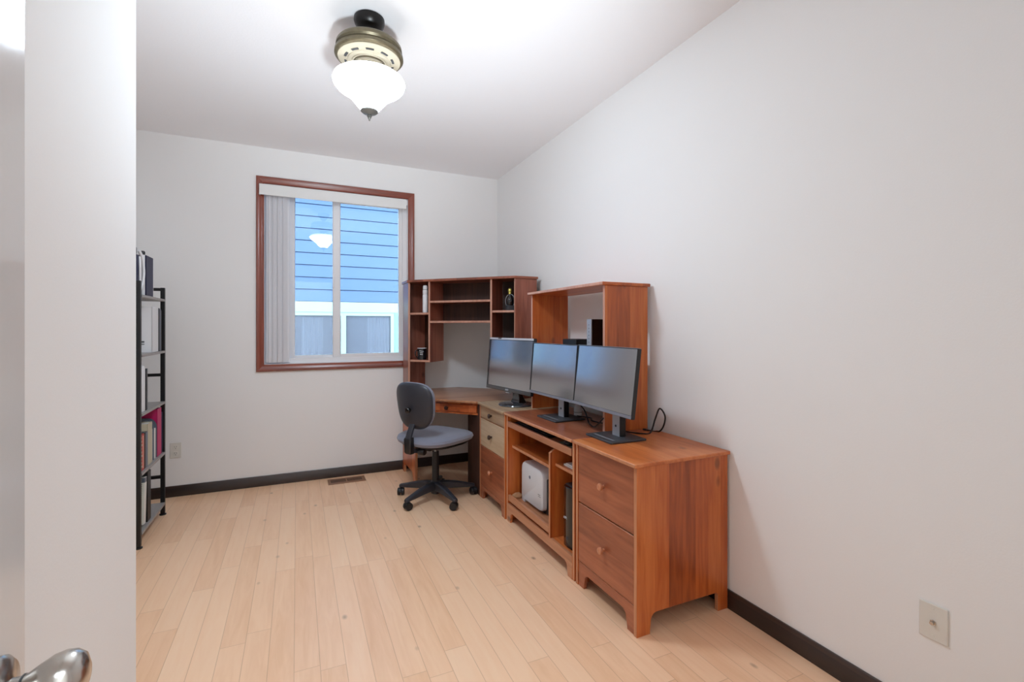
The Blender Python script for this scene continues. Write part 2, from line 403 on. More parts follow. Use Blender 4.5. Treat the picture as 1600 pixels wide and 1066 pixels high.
# baseboards with a rounded top lip
def baseboard(name, p0, p1, nrm):
    p0, p1, n = V(p0), V(p1), V(nrm)
    prof = [(0, 0), (0.016, 0), (0.016, 0.060), (0.012, 0.066), (0.012, 0.072), (0.007, 0.080), (0, 0.080)]
    m = M['base'] if abs(n.x) > 0.5 else M['basex']
    return S(MB().prism([p0+n*a+V((0, 0, b)) for a, b in prof], p1-p0).build(name, m, origin=p0))
M['basex'] = wood('dark_baseboard_wood_across', 'x', (34, 22, 18), (48, 32, 26), (66, 46, 38), 0.35, 0.3, 0.3, False)
baseboard('baseboard_back', (XL, YB, 0), (XR, YB, 0), (0, -1, 0))
baseboard('baseboard_right', (XR, YF, 0), (XR, YB-0.016, 0), (-1, 0, 0))
baseboard('baseboard_left', (XL, YE, 0), (XL, YB-0.016, 0), (1, 0, 0))
baseboard('baseboard_front', (DX1+0.06, YF, 0), (XR-0.016, YF, 0), (0, 1, 0))

# ------------------------------------------------------------------ open door with knob
d = thing('door_1', None, None, (DX0-0.02, -0.085, 0.008), kind='structure')
boxpart('door_slab', M['door'], d, DX0-0.036, DX0, -0.085, 0.692, 0.008, 2.035, bevel=0.002)
ky, kz = 0.630, 0.917
kn = MB().lathe([(0.0335, 0), (0.0335, 0.004), (0.029, 0.009), (0.014, 0.012), (0.012, 0.013)], (DX0, ky, kz), (1, 0, 0), 40).build('rosette', M['chrome'], d)
kb = MB().lathe([(0.0115, 0.010), (0.0115, 0.020), (0.0135, 0.026), (0.019, 0.034), (0.0245, 0.044), (0.0265, 0.053), (0.0255, 0.061), (0.021, 0.068), (0.012, 0.0725), (0, 0.074)], (DX0, ky, kz), (1, 0, 0), 48).build('door_knob', M['chrome'], d)
MB().lathe([(0.0130, 0.0215), (0.0130, 0.0228)], (DX0, ky, kz), (1, 0, 0), 32).build('seam', M['dgrey'], d)

# ------------------------------------------------------------------ window
wn = thing('window_1', None, None, (0.34, YB, OZ0), kind='structure')
def casing(name, x0, x1, z0, z1, prof, m, parent, sides):
    """mitred picture-frame trim; prof = (distance outward from the opening, projection into the room)"""
    cor = [(x0, z0, -1, -1), (x1, z0, 1, -1), (x1, z1, 1, 1), (x0, z1, -1, 1)]
    for i in sides:
        a, b = cor[i], cor[(i+1) % 4]
        la = [(a[0]+a[2]*o, YB-h, a[1]+a[3]*o) for o, h in prof]; lb = [(b[0]+b[2]*o, YB-h, b[1]+b[3]*o) for o, h in prof]
        MB().rings([la, lb]).build(name, M['trimx'] if i in (0, 2) else M['trimz'], parent)
prof = [(0, 0), (0, 0.010), (0.006, 0.013), (0.012, 0.010), (0.020, 0.011), (0.032, 0.018), (0.044, 0.021), (0.052, 0.021), (0.056, 0.017), (0.057, 0.0)]
casing('casing', OX0+0.003, OX1-0.003, OZ0+0.003, OZ1-0.003, prof, None, wn, (0, 1, 2, 3))
Y0, Y1 = YB+0.045, YB+0.125
fr = MB()
fr.box(OX0, OX0+0.045, Y0, Y1, OZ0, OZ1).box(OX1-0.045, OX1, Y0, Y1, OZ0, OZ1).box(OX0+0.045, OX1-0.045, Y0, Y1, OZ0, OZ0+0.045).box(OX0+0.045, OX1-0.045, Y0, Y1, OZ1-0.045, OZ1)
fr.build('frame', M['vinyl'], wn, bevel=0.003)
jl = MB()   # white jamb liner closing the reveal
jl.box(OX0, OX0+0.006, YB+0.001, Y0, OZ0, OZ1).box(OX1-0.006, OX1, YB+0.001, Y0, OZ0, OZ1).box(OX0, OX1, YB+0.001, Y0, OZ0, OZ0+0.006).box(OX0, OX1, YB+0.001, Y0, OZ1-0.006, OZ1)
jl.build('jamb_liner', M['vinyl'], wn)
def sash(name, x0, x1, z0, z1, y0, y1, l, r, b, t, gname):
    s = MB(); s.box(x0, x0+l, y0, y1, z0, z1).box(x1-r, x1, y0, y1, z0, z1).box(x0+l, x1-r, y0, y1, z0, z0+b).box(x0+l, x1-r, y0, y1, z1-t, z1)
    o = s.build(name, M['vinyl'], wn, bevel=0.004)
    ym = (y0+y1)/2
    g = MB().box(x0+l-0.004, x1-r+0.004, ym-0.002, ym+0.002, z0+b-0.004, z1-t+0.004).build('pane', M['glass'], o)
    return o
sash('sash', -0.062, 0.318, OZ0+0.045, OZ1-0.045, YB+0.086, YB+0.112, 0.046, 0.033, 0.022, 0.022, 'pane')
MB().box(OX0+0.045, -0.062, YB+0.092, YB+0.108, OZ0+0.045, OZ1-0.045).build('side_pane', M['glass'], wn)
sash('sash', 0.282, OX1-0.045, OZ0+0.045, OZ1-0.045, YB+0.050, YB+0.080, 0.062, 0.030, 0.030, 0.040, 'pane')
MB().box(0.280, 0.296, YB+0.040, YB+0.050, 1.62, 1.74).build('latch', M['vinyl'], wn, bevel=0.003)

vb = thing('vertical_blind', 'white vertical blind drawn open to the left side of the window under a flat valance', 'blind', (-0.13, YB, 0.985))
va = MB(); va.box(-0.274, 0.893, YB-0.062, YB-0.056, 2.338, 2.424).box(-0.274, -0.268, YB-0.056, YB-0.021, 2.338, 2.424).box(0.887, 0.893, YB-0.056, YB-0.021, 2.338, 2.424)
va.build('valance', M['val'], vb, bevel=0.0015)
boxpart('head_rail', M['vinyl'], vb, -0.235, 0.912, YB-0.012, YB+0.03, 2.385, 2.43)
xs = [-0.196, -0.184, -0.168, -0.154, -0.143, -0.129, -0.118, -0.103, -0.093, -0.079]
for i, x in enumerate(xs):
    a = math.radians(34+13*math.sin(i*2.3)); hw = 0.036
    yc = YB+0.006; n = 6; rr = []
    for k in range(n+1):
        t = -1+2*k/n; bow = 0.005*(1-t*t)
        p = V((x+math.cos(a)*hw*t-math.sin(a)*bow, yc+math.sin(a)*hw*t+math.cos(a)*bow, 0))
        q = V((-math.sin(a), math.cos(a), 0))*0.0008
        rr.append([p+q+V((0, 0, 0.992)), p-q+V((0, 0, 0.992)), p-q+V((0, 0, 2.386)), p+q+V((0, 0, 2.386))])
    MB().rings(rr).build('vane', M['blind'], vb)

# ------------------------------------------------------------------ outside: neighbouring house
S(MB().box(-9, 11, YB+0.15, 12, -0.55, -0.45).build('ground', M['ground'], origin=(0, YB, -0.45)))
hs = thing('neighbouring_house', 'blue lap-sided house next door with a pale band and window, seen through the window', 'house', (0.6, 7.0, -0.45))
HY = 7.0
rr = []
zz = 1.629; laps = []
m = MB()
z = zz
while z < 3.55:
    m.hexa([(-5, HY-0.022, z+0.009), (7, HY-0.022, z+0.009), (7, HY+0.02, z+0.009), (-5, HY+0.02, z+0.009), (-5, HY-0.008, z+0.165), (7, HY-0.008, z+0.165), (7, HY+0.02, z+0.165), (-5, HY+0.02, z+0.165)])
    m.box(-5, 7, HY+0.012, HY+0.02, z, z+0.009)
    z += 0.165
for (xa, xb) in ((-5, -0.75), (1.38, 7)):
    z = -0.3
    while z < 1.6:
        m.hexa([(xa, HY-0.016, z), (xb, HY-0.016, z), (xb, HY+0.02, z), (xa, HY+0.02, z), (xa, HY-0.004, z+0.165), (xb, HY-0.004, z+0.165), (xb, HY+0.02, z+0.165), (xa, HY+0.02, z+0.165)])
        z += 0.165
m.build('siding', M['siding'], hs)
rf = MB().prism([(-5.3, HY-0.62, 3.60), (-5.3, HY-0.60, 3.72), (-5.3, HY+4.0, 5.3), (-5.3, HY+4.0, 5.1)], (12.6, 0, 0)).build('roof', M['roof'], hs)
boxpart('fascia', M['band'], hs, -5.3, 7.3, HY-0.645, HY-0.62, 3.58, 3.74)
boxpart('foundation', M['ground'], hs, -5, 7, HY, HY+0.2, -0.45, -0.1)
boxpart('head_board', M['band'], hs, -0.85, 1.42, HY-0.03, HY+0.02, 1.494, 1.632)
boxpart('side_board', M['mint'], hs, 1.29, 1.38, HY-0.028, HY+0.02, 0.2, 1.494)
boxpart('side_board', M['mint'], hs, -0.85, -0.75, HY-0.028, HY+0.02, 0.2, 1.494)
m = MB(); m.box(-0.75, 1.29, HY-0.02, HY+0.03, 1.445, 1.494).box(-0.75, -0.70, HY-0.02, HY+0.03, 0.3, 1.445).box(1.235, 1.29, HY-0.02, HY+0.03, 0.3, 1.445).box(0.555, 0.622, HY-0.026, HY+0.03, 0.3, 1.445).box(-0.75, 1.29, HY-0.02, HY+0.03, 0.24, 0.3)
nf = m.build('window_frame', M['band'], hs)
MB().box(-0.70, 0.555, HY+0.004, HY+0.008, 0.3, 1.445).build('pane', M['nglass'], nf)
MB().box(0.622, 1.235, HY+0.004, HY+0.008, 0.3, 1.445).build('pane', M['nglass'], nf)
boxpart('room_lining', M['dusk'], hs, -0.8, 1.35, HY+0.5, HY+0.52, 0.2, 1.6)
def curtain(x0, x1, y, z0, z1, amp, n):
    m = MB(); k = n*8; a = []; b = []
    for i in range(k+1):
        t = i/k; a.append((x0+(x1-x0)*t, y+amp*math.sin(t*n*2*PI)))
    m.prism([(p[0], p[1], z0) for p in a]+[(p[0], p[1]+0.004, z0) for p in a[::-1]], (0, 0, z1-z0))
    return m.build('curtain', M['curtain'], hs)
curtain(0.05, 0.33, HY+0.12, 0.3, 1.42, 0.018, 6)
curtain(0.92, 1.23, HY+0.12, 0.3, 1.42, 0.018, 8)
boxpart('sill_shelf', M['curtain'], hs, -0.7, 0.55, HY+0.14, HY+0.2, 0.72, 0.76)

# ------------------------------------------------------------------ ceiling light
LX, LY = 0.311, 2.318
cl = thing('ceiling_light', 'lit semi-flush ceiling lamp with black canopy, bronze band and white glass bowl', 'lamp', (LX, LY, ZC))
def L_(prof, name, m, seg=56, caps=(True, True)): return MB().lathe([(r, z) for r, z in prof], (LX, LY, ZC), (0, 0, 1), seg, caps).build(name, m, cl)
L_([(0.062, 0), (0.069, -0.006), (0.070, -0.020), (0.066, -0.034), (0.052, -0.050), (0.041, -0.057), (0.036, -0.068), (0.036, -0.080), (0.024, -0.085)], 'canopy', M['canopy'])
MB().cyl((LX, LY, ZC-0.085), (LX, LY, ZC-0.125), 0.019).build('stem', M['canopy'], cl)
L_([(0.05, -0.118), (0.120, -0.121), (0.140, -0.128), (0.149, -0.139), (0.150, -0.152), (0.143, -0.160), (0.147, -0.166), (0.155, -0.174), (0.156, -0.187), (0.150, -0.194), (0.142, -0.196)], 'housing', M['bronze'])
L_([(0.1415, -0.194), (0.141, -0.199), (0.122, -0.204), (0.098, -0.206), (0.096, -0.210), (0.080, -0.211), (0.078, -0.216), (0.062, -0.217), (0.058, -0.224), (0.030, -0.225)], 'vent_plate', M['cream'])
for i in range(10):
    a = 2*PI*i/10+0.2
    rr = [[V((LX+r*math.cos(a-0.16+0.32*k/6), LY+r*math.sin(a-0.16+0.32*k/6), ZC-zv)) for r, zv in ((0.104, 0.2035), (0.114, 0.2030), (0.114, 0.2075), (0.104, 0.2080))] for k in range(7)]
    MB().rings(rr).build('vent_slot', M['dgrey'], cl)
L_([(0.072, -0.2165), (0.070, -0.2195), (0.064, -0.2195), (0.062, -0.2172)], 'filigree_ring', M['bronze'])
MB().cyl((LX, LY, ZC-0.225), (LX, LY, ZC-0.285), 0.046, 0.040).build('fitter', M['bronze'], cl)
bowl_p = [(0.128, -0.277), (0.147, -0.282), (0.159, -0.291), (0.1635, -0.305), (0.160, -0.319), (0.148, -0.334), (0.128, -0.347), (0.108, -0.360), (0.092, -0.374), (0.078, -0.389), (0.065, -0.405), (0.052, -0.421), (0.041, -0.433), (0.034, -0.438)]
L_(bowl_p[3:]+[(0.0, -0.4385)], 'glass_bowl', M['bowl'], 64, (False, True))
L_(bowl_p[:4], 'bowl_shoulder', M['shoulder'], 64, (False, False))
L_([(r-0.003, z+0.002) for r, z in bowl_p], 'bowl_glow_block', M['white'], 64, (False, False))  # unseen inner shell added to keep the glow off plate and ceiling
L_([(0.040, -0.4355), (0.040, -0.441), (0.032, -0.448), (0.012, -0.453), (0.008, -0.456), (0.011, -0.461), (0.011, -0.465), (0.006, -0.468), (0.008, -0.472), (0.005, -0.476), (0.004, -0.483), (0, -0.486)], 'finial', M['finial'], 32)

# ------------------------------------------------------------------ furniture helpers
def footed_side(y0, y1, x0, x1, ztop, foot, cut, m, name, parent, r=0.03):
    """upright side panel with a cut-out between two feet (plane x-z, thickness in y)"""
    p = [(x0, 0), (x0+foot*0.92, 0), (x0+foot, cut-r)]
    for k in range(1, 6):
        t = PI/2*k/5; p.append((x0+foot+r*(1-math.cos(t)), cut-r+r*math.sin(t)))
    for k in range(0, 5):
        t = PI/2*k/5; p.append((x1-foot*0.8-r*0.5*(1-math.sin(t)), cut-r*0.5*(1-math.cos(t))))
    p += [(x1-foot*0.8, cut-r*0.5), (x1-foot*0.8, 0), (x1, 0), (x1, ztop), (x0, ztop)]
    return MB().prism([(x, y0, z) for x, z in p], (0, y1-y0, 0)).build(name, m, parent, bevel=0.0015)
def apron(x0, x1, y0, y1, z0, z1, foot, cut, m, name, parent, r=0.03):
    """front rail with an arch between two feet (plane y-z, thickness in x)"""
    p = [(y0, 0), (y0+foot*0.85, 0), (y0+foot, cut-r)]
    for k in range(1, 6):
        t = PI/2*k/5; p.append((y0+foot+r*(1-math.cos(t)), cut-r+r*math.sin(t)))
    for k in range(0, 6):
        t = PI/2*k/5; p.append((y1-foot-r*(1-math.sin(t)), cut-r*(1-math.cos(t))))
    p += [(y1-foot*0.85, 0), (y1, 0), (y1, z1), (y0, z1)]
    return MB().prism([(x0, y, z) for y, z in p], (x1-x0, 0, 0)).build(name, m, parent, bevel=0.0015)
KNOB = [(0.008, 0), (0.0075, 0.006), (0.009, 0.010), (0.0155, 0.015), (0.017, 0.021), (0.0145, 0.027), (0.007, 0.030), (0, 0.0305)]
def knob(parent, p, axis, m, name='knob'):
    return MB().lathe(KNOB, p, axis, 28).build(name, m, parent)
def drawer(parent, x, y0, y1, z0, z1, m, km, depth=0.42):
    o = MB().box(x, x+0.019, y0, y1, z0, z1).box(x+0.019, x+depth, y0+0.02, y1-0.02, z0+0.01, z1-0.03).build('drawer', m, parent, bevel=0.003)
    knob(o, (x, (y0+y1)/2, (z0+z1)/2-0.003), (-1, 0, 0), km)
    return o
ZT = 0.717
# ---------------------------------------------------------------- file cabinet
fc = thing('file_cabinet', 'orange-brown pine two-drawer file cabinet at the near end of the desk row', 'cabinet', (1.53, 1.80, 0))
footed_side(1.567, 1.586, 1.27, 1.785, 0.700, 0.075, 0.085, M['woodz'], 'side_panel', fc)
footed_side(2.016, 2.035, 1.27, 1.785, 0.700, 0.075, 0.085, M['woodz'], 'side_panel', fc)
MB().box(1.252, 1.792, 1.556, 2.041, 0.700, ZT).build('top', M['topw'], fc, bevel=0.004)
boxpart('back_panel', M['woodz'], fc, 1.772, 1.784, 1.586, 2.016, 0.09, 0.70)
apron(1.274, 1.292, 1.586, 2.016, 0, 0.119, 0.055, 0.075, M['front'], 'apron', fc)
drawer(fc, 1.272, 1.588, 2.013, 0.123, 0.409, M['front'], M['knob'])
drawer(fc, 1.272, 1.588, 2.013, 0.416, 0.696, M['front'], M['knob'])

# ---------------------------------------------------------------- computer desk
cd = thing('computer_desk', 'open pine computer desk with keyboard tray between file cabinet and drawer pedestal', 'desk', (1.52, 2.47, 0))
for y0 in (2.048, 2.878):
    footed_side(y0, y0+0.019, 1.27, 1.755, 0.699, 0.07, 0.08, M['woodz'], 'side_panel', cd)
MB().box(1.250, 1.765, 2.0435, 2.902, 0.699, ZT).build('top', M['topd'], cd, bevel=0.004)
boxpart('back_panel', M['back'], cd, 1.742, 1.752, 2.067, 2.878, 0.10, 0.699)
tr = MB().box(1.268, 1.286, 2.074, 2.872, 0.622, 0.660).box(1.286, 1.66, 2.074, 2.872, 0.630, 0.642).build('keyboard_tray', M['front'], cd, bevel=0.003)
for y in (2.0675, 2.8725): boxpart('tray_runner', M['dgrey'], cd, 1.30, 1.66, y, y+0.005, 0.632, 0.645)
boxpart('shelf', M['topw'], cd, 1.302, 1.742, 2.318, 2.878, 0.478, 0.496, bevel=0.003)
# partition with a clipped top corner
MB().prism([(1.27, 2.299, 0.115), (1.74, 2.299, 0.115), (1.74, 2.299, 0.620), (1.325, 2.299, 0.620), (1.27, 2.299, 0.585)], (0, 0.018, 0)).build('partition', M['woodz'], cd, bevel=0.002)
boxpart('small_shelf', M['topw'], cd, 1.302, 1.742, 2.067, 2.299, 0.510, 0.527, bevel=0.003)
boxpart('bottom_board', M['topw'], cd, 1.278, 1.742, 2.067, 2.878, 0.097, 0.115, bevel=0.002)
apron(1.268, 1.286, 2.067, 2.878, 0, 0.117, 0.050, 0.068, M['topw'], 'apron', cd)
MB().box(1.272, 1.290, 2.322, 2.874, 0.134, 0.174).box(1.290, 1.70, 2.322, 2.874, 0.136, 0.150).build('printer_tray', M['topw'], cd, bevel=0.003)
for y in (2.3175, 2.8725): boxpart('tray_runner', M['dgrey'], cd, 1.32, 1.70, y, y+0.004, 0.1155, 0.136)

# ---------------------------------------------------------------- desk hutch
dh = thing('desk_hutch', 'orange-brown open-backed pine hutch standing on the computer desk', 'hutch', (1.59, 2.47, ZT))
HX0, HX1 = 1.486, 1.772
for y0 in (2.093, 2.943):
    boxpart('side_panel', M['woodz'], dh, HX0, HX1, y0, y0+0.019, ZT, 1.502, bevel=0.0015)
MB().box(1.462, 1.782, 2.080, 2.976, 1.502, 1.520).build('top', M['woody'], dh, bevel=0.004)
boxpart('shelf', M['woody'], dh, 1.52, HX1, 2.112, 2.943, 1.075, 1.093, bevel=0.002)
boxpart('brace', M['woody'], dh, 1.756, HX1, 2.112, 2.943, 1.0, 1.075)

# ---------------------------------------------------------------- drawer pedestal
pd = thing('drawer_pedestal', 'narrow three-drawer pine pedestal between the corner desk and the computer desk', 'cabinet', (1.51, 3.145, 0))
footed_side(2.905, 2.921, 1.262, 1.755, 0.699, 0.06, 0.08, M['woodz'], 'side_panel', pd)
footed_side(3.366, 3.382, 1.262, 1.755, 0.699, 0.06, 0.08, M['woodz'], 'side_panel', pd)
MB().box(1.243, 1.765, 2.904, 3.384, 0.699, ZT).build('top', M['pale'], pd, bevel=0.004)
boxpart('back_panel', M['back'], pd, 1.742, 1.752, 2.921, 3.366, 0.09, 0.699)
apron(1.264, 1.282, 2.921, 3.366, 0, 0.095, 0.05, 0.068, M['front'], 'apron', pd)
drawer(pd, 1.262, 2.923, 3.364, 0.098, 0.393, M['front'], M['knob'])
drawer(pd, 1.262, 2.923, 3.364, 0.398, 0.600, M['pale'], M['darkknob'])
drawer(pd, 1.262, 2.923, 3.364, 0.605, 0.696, M['pale'], M['darkknob'])

# ---------------------------------------------------------------- corner desk
ck = thing('corner_desk', 'corner desk with diagonal front and single orange drawer behind the office chair', 'desk', (1.35, 3.85, 0))
cut = [(0.853, 4.305), (0.853, 3.785), (1.246, 3.3865), (1.765, 3.3865), (1.765, 3.93), (1.39, 4.305)]
MB().prism([(x, y, 0.699) for x, y in cut], (0, 0, ZT-0.699)).build('top', M['topc'], ck, bevel=0.004)
# left end panel (plane y-z)
p = [(3.80, 0), (3.872, 0), (3.880, 0.05), (3.91, 0.085), (4.22, 0.085), (4.235, 0.06), (4.235, 0), (4.295, 0), (4.295, 0.699), (3.80, 0.699)]
MB().prism([(0.866, y, z) for y, z in p], (0.019, 0, 0)).build('side_panel', M['woodz'], ck, bevel=0.0015)
boxpart('leg_panel', M['back'], ck, 1.263, 1.282, 3.3875, 3.66, 0, 0.699, bevel=0.0015)
boxpart('back_leg', M['back'], ck, 1.70, 1.75, 3.80, 3.85, 0, 0.699)
dv = V((1, -1, 0)).normalized(); nv = V((1, 1, 0)).normalized()
A = V((0.887, 3.797, 0)); B = V((1.262, 3.420, 0))
mid = (A+B)/2; ln = (B-A).length
o = MB().obox(mid+V((0, 0, 0.690))+nv*0.02, dv, nv, (0, 0, 1), ln/2, 0.012, 0.0085).obox(mid+V((0, 0, 0.612))+nv*0.02, dv, nv, (0, 0, 1), ln/2, 0.012, 0.007).build('front_rail', M['woodx'], ck)
dr = MB().obox(mid+V((0, 0, 0.650))+nv*0.010, dv, nv, (0, 0, 1), ln/2-0.014, 0.009, 0.030).obox(mid+V((0, 0, 0.648))+nv*0.11, dv, nv, (0, 0, 1), ln/2-0.12, 0.09, 0.025).build('drawer', M['bright'], ck, bevel=0.003)
knob(dr, mid+V((0, 0, 0.650)), -nv, M['darkknob'])

# ---------------------------------------------------------------- corner hutch
ch = thing('corner_hutch', 'dark reddish corner hutch with cubbies standing on the corner desk', 'hutch', (1.4, 3.9, ZT))
HT = 1.684; th_ = 0.018
Lf, Rf = V((0.868, 4.082, 0)), V((1.556, 3.392, 0))
def poly(pts, z0, z1, name, m, bevel=0.002):
    return MB().prism([(p[0], p[1], z0) for p in pts], (0, 0, z1-z0)).build(name, m, ch, bevel=bevel)
poly([(0.858, 4.300), (0.858, 4.072), (1.549, 3.377), (1.758, 3.377), (1.758, 3.95), (1.41, 4.300)], HT-0.020, HT, 'top', M['hutx'], 0.003)
boxpart('side_panel', M['hutz'], ch, 0.868, 0.886, 4.082, 4.292, ZT, HT-0.020, bevel=0.0015)
boxpart('side_panel', M['hutz'], ch, 1.557, 1.750, 3.386, 3.404, ZT, HT-0.020, bevel=0.0015)
boxpart('back_panel', M['hutz'], ch, 0.886, 1.066, 4.284, 4.292, ZT, HT-0.020)
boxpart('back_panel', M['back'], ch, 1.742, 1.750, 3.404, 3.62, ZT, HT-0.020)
# dividers square to the diagonal front
D1 = V((1.014, 3.935, 0)); D2 = V((1.414, 3.534, 0)); DD = 0.235
for D in (D1, D2):
    c = D+nv*DD/2
    MB().obox(c+V((0, 0, (0.985+HT-0.020)/2)), nv, dv, (0, 0, 1), DD/2, 0.0085, (HT-0.020-0.985)/2).build('divider', M['hutz'], ch, bevel=0.0015)
# middle cubby: dark back and two long shelves
cm = (D1+D2)/2; hl = (D2-D1).length/2-0.0085
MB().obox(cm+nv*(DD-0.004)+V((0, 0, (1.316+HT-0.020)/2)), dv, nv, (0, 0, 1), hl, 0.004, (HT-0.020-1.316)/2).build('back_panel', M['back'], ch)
for zt in (1.503, 1.334):
    MB().obox(cm+nv*(DD-0.008)/2+V((0, 0, zt-0.009)), dv, nv, (0, 0, 1), hl, (DD-0.008)/2, 0.009).build('shelf', M['hutx'], ch, bevel=0.002)
# side cubbies
e1 = D1-dv*0.0085; 
ls = [(0.886, 4.284), (0.886, 4.084), (e1.x, e1.y), (e1.x+nv.x*DD, e1.y+nv.y*DD), (1.066, 4.284)]
e1b = e1+nv*DD
ls = [(0.886, 4.284), (0.886, 4.075), (e1.x+0.002, e1.y+0.002), (e1b.x, e1b.y), (1.066, 4.284)]
for zt in (1.405, 1.003): poly(ls, zt-0.018, zt, 'shelf', M['hutx'])
e2 = D2+dv*0.0085; e2b = e2+nv*DD
rs = [(1.742, 3.404), (1.556, 3.404), (e2.x+0.002, e2.y+0.002), (e2b.x, e2b.y), (1.742, 3.62)]
for zt in (1.415, 1.003): poly(rs, zt-0.018, zt, 'shelf', M['hutx'])
# return panels closing the cubbies at the back
for P0, P1 in ((e1b, V((1.066, 4.288, 0))), (e2b, V((1.746, 3.62, 0)))):
    dd = (P1-P0); L0 = dd.length; dd.normalize(); nn = V((-dd.y, dd.x, 0))
    MB().obox((P0+P1)/2+V((0, 0, (0.985+HT-0.020)/2)), dd, nn, (0, 0, 1), L0/2, 0.004, (HT-0.020-0.985)/2).build('back_panel', M['back'], ch)

# ------------------------------------------------------------------ things in the corner hutch
def at(x, y, z=0): return V((x, y, z))
bt = thing('bottle', 'tall slim white bottle standing in the top left cubby of the corner hutch', 'bottle', (0.998, 4.005, 1.405))
c = WORLD[bt.name]
MB().lathe([(0.021, 0.0006), (0.022, 0.004), (0.022, 0.150), (0.0205, 0.152), (0.0205, 0.156), (0.022, 0.158), (0.022, 0.188), (0.020, 0.196)], c, (0, 0, 1), 32).build('body', M['white'], bt)
MB().lathe([(0.020, 0.197), (0.020, 0.222), (0.015, 0.232), (0, 0.234)], c, (0, 0, 1), 32).build('cap', M['white'], bt)
MB().lathe([(0.0222, 0.1935), (0.0222, 0.1975)], c, (0, 0, 1), 32).build('collar', M['grey'], bt)

mg = thing('mug', 'black mug with white lettering and white rim in the lower left cubby of the hutch', 'mug', (0.977, 4.035, 1.003))
c = WORLD[mg.name]
MB().lathe([(0.034, 0.0006), (0.038, 0.003), (0.039, 0.096), (0.036, 0.096), (0.035, 0.006), (0, 0.005)], c, (0, 0, 1), 40).build('body', M['ceramic'], mg)
MB().lathe([(0.0392, 0.096), (0.0392, 0.100), (0.0358, 0.100), (0.0358, 0.096), (0.0392, 0.0961)], c, (0, 0, 1), 40, (False, False)).build('rim', M['white'], mg)
hd = V((-0.8, 0.1, 0)).normalized(); hd = V((-0.95, -0.3, 0)).normalized()
MB().tube([c+hd*0.036+V((0, 0, 0.082)), c+hd*0.058+V((0, 0, 0.078)), c+hd*0.066+V((0, 0, 0.052)), c+hd*0.055+V((0, 0, 0.026)), c+hd*0.036+V((0, 0, 0.02))], 0.005, 10).build('handle', M['ceramic'], mg)
wr = MB()
fd = math.atan2(-4.035, -0.977)
random.seed(3)
for row, (zr, wd) in enumerate(((0.074, 0.62), (0.060, 0.48), (0.046, 0.42))):
    pts = []
    k = 15
    for i in range(k+1):
        t = fd-0.12+wd*(i/k-0.5)*1.5
        pts.append(c+V((0.0393*math.cos(t), 0.0393*math.sin(t), zr+0.0042*math.sin(i*2.4+row)-0.006*(i/k-0.5)*(1 if row == 0 else 0.3))))
    wr.tube(pts, 0.0011, 5, 3)
wr.build('lettering', M['ink'], mg)

tp = thing('decanter', 'dark decorative bottle with gold stopper in the top right cubby of the corner hutch', 'bottle', (1.545, 3.452, 1.415))
c = WORLD[tp.name]
MB().box(c.x-0.030, c.x+0.026, c.y-0.024, c.y+0.024, c.z+0.0006, c.z+0.040).build('base', M['dgrey'], tp, bevel=0.003)
MB().lathe([(0.026, 0.040), (0.030, 0.046), (0.030, 0.082), (0.024, 0.100), (0.013, 0.112), (0.010, 0.128)], c+V((-0.002, 0, 0)), (0, 0, 1), 32).build('body', M['blackgl'], tp)
MB().lathe([(0.012, 0.128), (0.015, 0.134), (0.013, 0.142), (0.017, 0.156), (0.014, 0.170), (0.006, 0.177), (0, 0.178)], c+V((-0.002, 0, 0)), (0, 0, 1), 24).build('stopper', M['gold'], tp)
MB().tube([c-dv*0.028+V((0, 0, 0.03)), c-dv*0.040+V((0, 0, 0.07)), c-dv*0.030+V((0, 0, 0.110)), c+V((0, 0, 0.128)), c+dv*0.030+V((0, 0, 0.110)), c+dv*0.038+V((0, 0, 0.07)), c+dv*0.026+V((0, 0, 0.03))], 0.0022, 8).build('wire_handle', M['silver'], tp)

